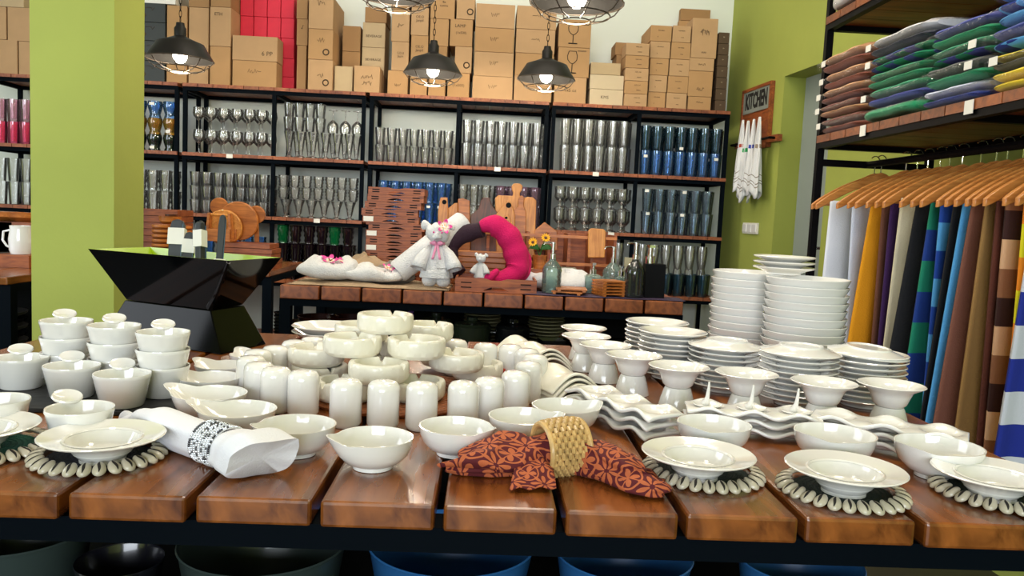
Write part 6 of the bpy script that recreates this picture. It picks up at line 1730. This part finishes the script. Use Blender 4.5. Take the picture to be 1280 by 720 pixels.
# ---- batik napkin in a rattan ring
def batik():
    m, nt, b = new_mat('batik_cotton')
    N, Lk = nt.nodes, nt.links
    tc = N.new('ShaderNodeTexCoord'); mp = N.new('ShaderNodeMapping'); Lk.new(tc.outputs['UV'], mp.inputs['Vector'])
    def math_(op, a, b_=None, c_=None):
        n = N.new('ShaderNodeMath'); n.operation = op
        for i, q in enumerate((a, b_, c_)):
            if q is None: continue
            if isinstance(q, (int, float)): n.inputs[i].default_value = q
            else: Lk.new(q, n.inputs[i])
        return n.outputs[0]
    sep = N.new('ShaderNodeSeparateXYZ')
    ns = N.new('ShaderNodeTexNoise'); ns.inputs['Scale'].default_value = 5; Lk.new(mp.outputs[0], ns.inputs['Vector'])
    mx = N.new('ShaderNodeMix'); mx.data_type = 'VECTOR'; mx.inputs[0].default_value = .06
    Lk.new(mp.outputs[0], mx.inputs[4]); Lk.new(ns.outputs['Color'], mx.inputs[5])
    Lk.new(mx.outputs[1], sep.inputs[0])
    cell = 1/7
    def petals(ox, oy, npet, R_, rot=0.):
        fx = math_('SUBTRACT', math_('FRACT', math_('ADD', math_('DIVIDE', sep.outputs[0], cell), ox)), .5)
        fy = math_('SUBTRACT', math_('FRACT', math_('ADD', math_('DIVIDE', sep.outputs[1], cell), oy)), .5)
        r = math_('SQRT', math_('ADD', math_('MULTIPLY', fx, fx), math_('MULTIPLY', fy, fy)))
        an = math_('ARCTAN2', fy, fx)
        pe = math_('ABSOLUTE', math_('COSINE', math_('MULTIPLY_ADD', an, npet/2, rot)))
        lim = math_('MULTIPLY', pe, R_)
        return math_('MULTIPLY', math_('LESS_THAN', r, lim), math_('GREATER_THAN', pe, .55)), r, fx, fy
    p1, r1, fx, fy = petals(0, 0, 8, .42)
    p2, r2, _, _ = petals(.5, .5, 4, .30, .4)
    # lattice lines and dots
    ln = math_('LESS_THAN', math_('ABSOLUTE', math_('SUBTRACT', math_('ABSOLUTE', fx), math_('ABSOLUTE', fy))), .022)
    ringm = math_('LESS_THAN', math_('ABSOLUTE', math_('SUBTRACT', r2, .36)), .028)
    dots = math_('LESS_THAN', r1, .07)
    s = math_('MAXIMUM', math_('MAXIMUM', p1, p2), math_('MAXIMUM', ringm, ln))
    s = math_('SUBTRACT', s, dots); s = math_('MAXIMUM', s, 0)
    cr = N.new('ShaderNodeMix'); cr.data_type = 'RGBA'; Lk.new(s, cr.inputs[0]); cr.inputs[6].default_value = rgb('#561019'); cr.inputs[7].default_value = rgb('#b86038')
    Lk.new(cr.outputs[2], b.inputs['Base Color']); setp(b, Roughness=.85)
    return m
M_BATIK = batik()
def add_uv(o, fn):
    me = o.data; uv = me.uv_layers.new(name='UVMap')
    for lp in me.loops: uv.data[lp.index].uv = fn(me.vertices[lp.vertex_index].co)
a = onz(566, 592, TZ); b = onz(828, 596, TZ); c = onz(700, 592, TZ)
bn = empty('batik_napkin', (c.x, c.y+.003, ZN), 0, label='dark red and orange batik napkin pulled through a rattan ring', cat='napkin')
def interp(K, t):
    for i in range(len(K)-1):
        if K[i][0] <= t <= K[i+1][0]:
            k = (t-K[i][0])/(K[i+1][0]-K[i][0]+1e-9); k = k*k*(3-2*k)
            return [x*(1-k)+y*k for x, y in zip(K[i][1:], K[i+1][1:])]
    return K[-1][1:]
# left half: (t, half width, top height, y shift, x)
def half(keys, sgn, seed, nlob):
    rr_ = random.Random(seed); ph = rr_.uniform(0, 6)
    def f(u, v):
        hw, ht, ys, x = interp(keys, v); th = 2*pi*u
        cs, sn = cos(th), sin(th)
        k = 1+(.05+.15*v)*sin(nlob*th+ph+2*v)+.07*v*sin((2*nlob+3)*th-ph)
        y = ys+hw*math.copysign(abs(cs)**.9, cs)*k
        z = ht*.5+ht*.5*math.copysign(abs(sn)**.8, sn)*k
        z += .10*ht*sin(v*11+2*cs+ph)*(1 if sn > 0 else 0)
        xx = x+sgn*(.006*sin(2*th+ph)+.012*v*v*cs*-1+.005*sin(5*th))*v
        return (xx, y, max(.0006, z))
    return f
KL = [(0, .019, .048, 0, .0), (.15, .021, .046, 0, -.018), (.35, .034, .040, -.004, -.042), (.6, .038, .038, -.006, -.075), (.85, .034, .030, -.004, -.103), (1.0, .024, .020, .0, -.118)]
KR = [(0, .019, .048, 0, .0), (.15, .022, .044, 0, .018), (.35, .036, .038, -.006, .040), (.6, .052, .034, -.020, .060), (.85, .055, .028, -.026, .080), (.95, .052, .024, -.026, .088), (1.0, .046, .018, -.025, .092)]
for nm, K, sg, sd, nl in (('left_fan', KL, -1, 3, 4), ('right_fan', KR, 1, 8, 3)):
    f = half(K, sg, sd, nl); m = MB(); m.grid(f, 72, 44, wrap_u=True)
    n0 = 72; e_ = [f(i/n0, 1) for i in range(n0)]; cx_ = (sum(p[0] for p in e_)/n0-sg*.004, sum(p[1] for p in e_)/n0, sum(p[2] for p in e_)/n0)
    m.add(e_+[cx_], [(i, (i+1) % n0, n0) for i in range(n0)])
    o = m.build('napkin_'+nm, M_BATIK, bn, angle=80)
    add_uv(o, lambda co: (co.x*3.7+1.2*co.z, co.y*3.7+co.z*3))
# loose corners lying on the table
def corner(pts, name):
    m = MB(); P4 = [Vector(p) for p in pts]
    m.grid(lambda u, v: tuple((P4[0]*(1-u)+P4[1]*u)*(1-v)+(P4[3]*(1-u)+P4[2]*u)*v+Vector((0, 0, .006*sin(pi*u)*sin(pi*v)+.003*sin(7*u+4*v)**2))), 14, 14)
    o = m.build(name, M_BATIK, bn, solid=.0012); add_uv(o, lambda co: (co.x*4.6, co.y*4.6+co.z*3.4))
corner([(-.060, -.072, .002), (-.010, -.066, .003), (-.012, -.018, .022), (-.048, -.014, .026)], 'napkin_corner')
corner([(.018, -.020, .014), (.060, -.056, .002), (.115, -.032, .003), (.085, -.004, .018)], 'napkin_corner')
# woven rattan ring: real crossing strands
M_RTL = plain('pale_rattan', '#c8a468', .5, var=.2, vscale=80, coat=.2)
rg = empty('rattan_ring', (-.000, 0, .0300)); rg.parent = bn
RR, RW = .0262, .044
MB().lathe([(RR-.003, -RW/2), (RR-.001, -RW/2), (RR-.001, RW/2), (RR-.003, RW/2)], 48, T(ry=pi/2), closed=True).build('ring_core', M_RTL, rg)
m = MB(); NJ = 64
for k in range(11):
    x = -RW/2+.003+(RW-.006)*k/10
    pts = [(x, (RR+.0019*((-1)**(j//2+k)))*cos(2*pi*j/NJ)*(1+.06*(1-(x/(RW/2))**2)), (RR+.0019*((-1)**(j//2+k)))*sin(2*pi*j/NJ)*(1+.06*(1-(x/(RW/2))**2))) for j in range(NJ)]
    m.tube(pts, .0023, 6, closed=True)
m.build('woven_strands', M_RTL, rg)
m = MB()
for sx in (-1, 1): m.tube([(sx*RW/2, RR*cos(2*pi*j/40), RR*sin(2*pi*j/40)) for j in range(40)], .0032, 8, closed=True)
m.build('ring_rim', M_RTL, rg)
rg.rotation_euler = (0, -.05, .36)
rg.scale = (1.05, 1.08, 1.08)

# ---- tubs and pots on the shelf of the near table
M_BLUET = plain('blue_enamel', '#2f68a4', .3, coat=.3); M_GREYT = plain('grey_green_glaze', '#3a4644', .3, coat=.3); M_DARKT = plain('dark_glaze', '#15151c', .2, coat=.5)
def tub(px, py, r, h, mat, label, Y=1.02):
    z = .461+h; c = onz(px, py, z)
    o = MB().lathe([(0, 0), (r*.72, 0), (r*.80, .01), (r*.97, h-.006), (r, h), (r*.985, h+.002), (r*.955, h-.002), (r*.78, .014), (0, .010)], 56).build('mixing_bowl', mat, loc=(c.x, c.y, .4606))
    return tag(o, label, 'bowl')
tub(565, 676, .128, .13, M_BLUET, 'large blue bowl under the table front, centre')
tub(330, 676, .120, .14, M_GREYT, 'grey green bowl under the table front, left of blue')
tub(150, 700, .060, .11, M_DARKT, 'black bowl with shiny rim under the table front')
tub(20, 660, .105, .135, M_GREYT, 'dark grey bowl under the table, left corner')
tub(780, 690, .105, .125, M_BLUET, 'blue bowl under the table front, right of centre')
tub(1000, 700, .095, .12, M_BLUET, 'blue bowl under the table front, farther right')
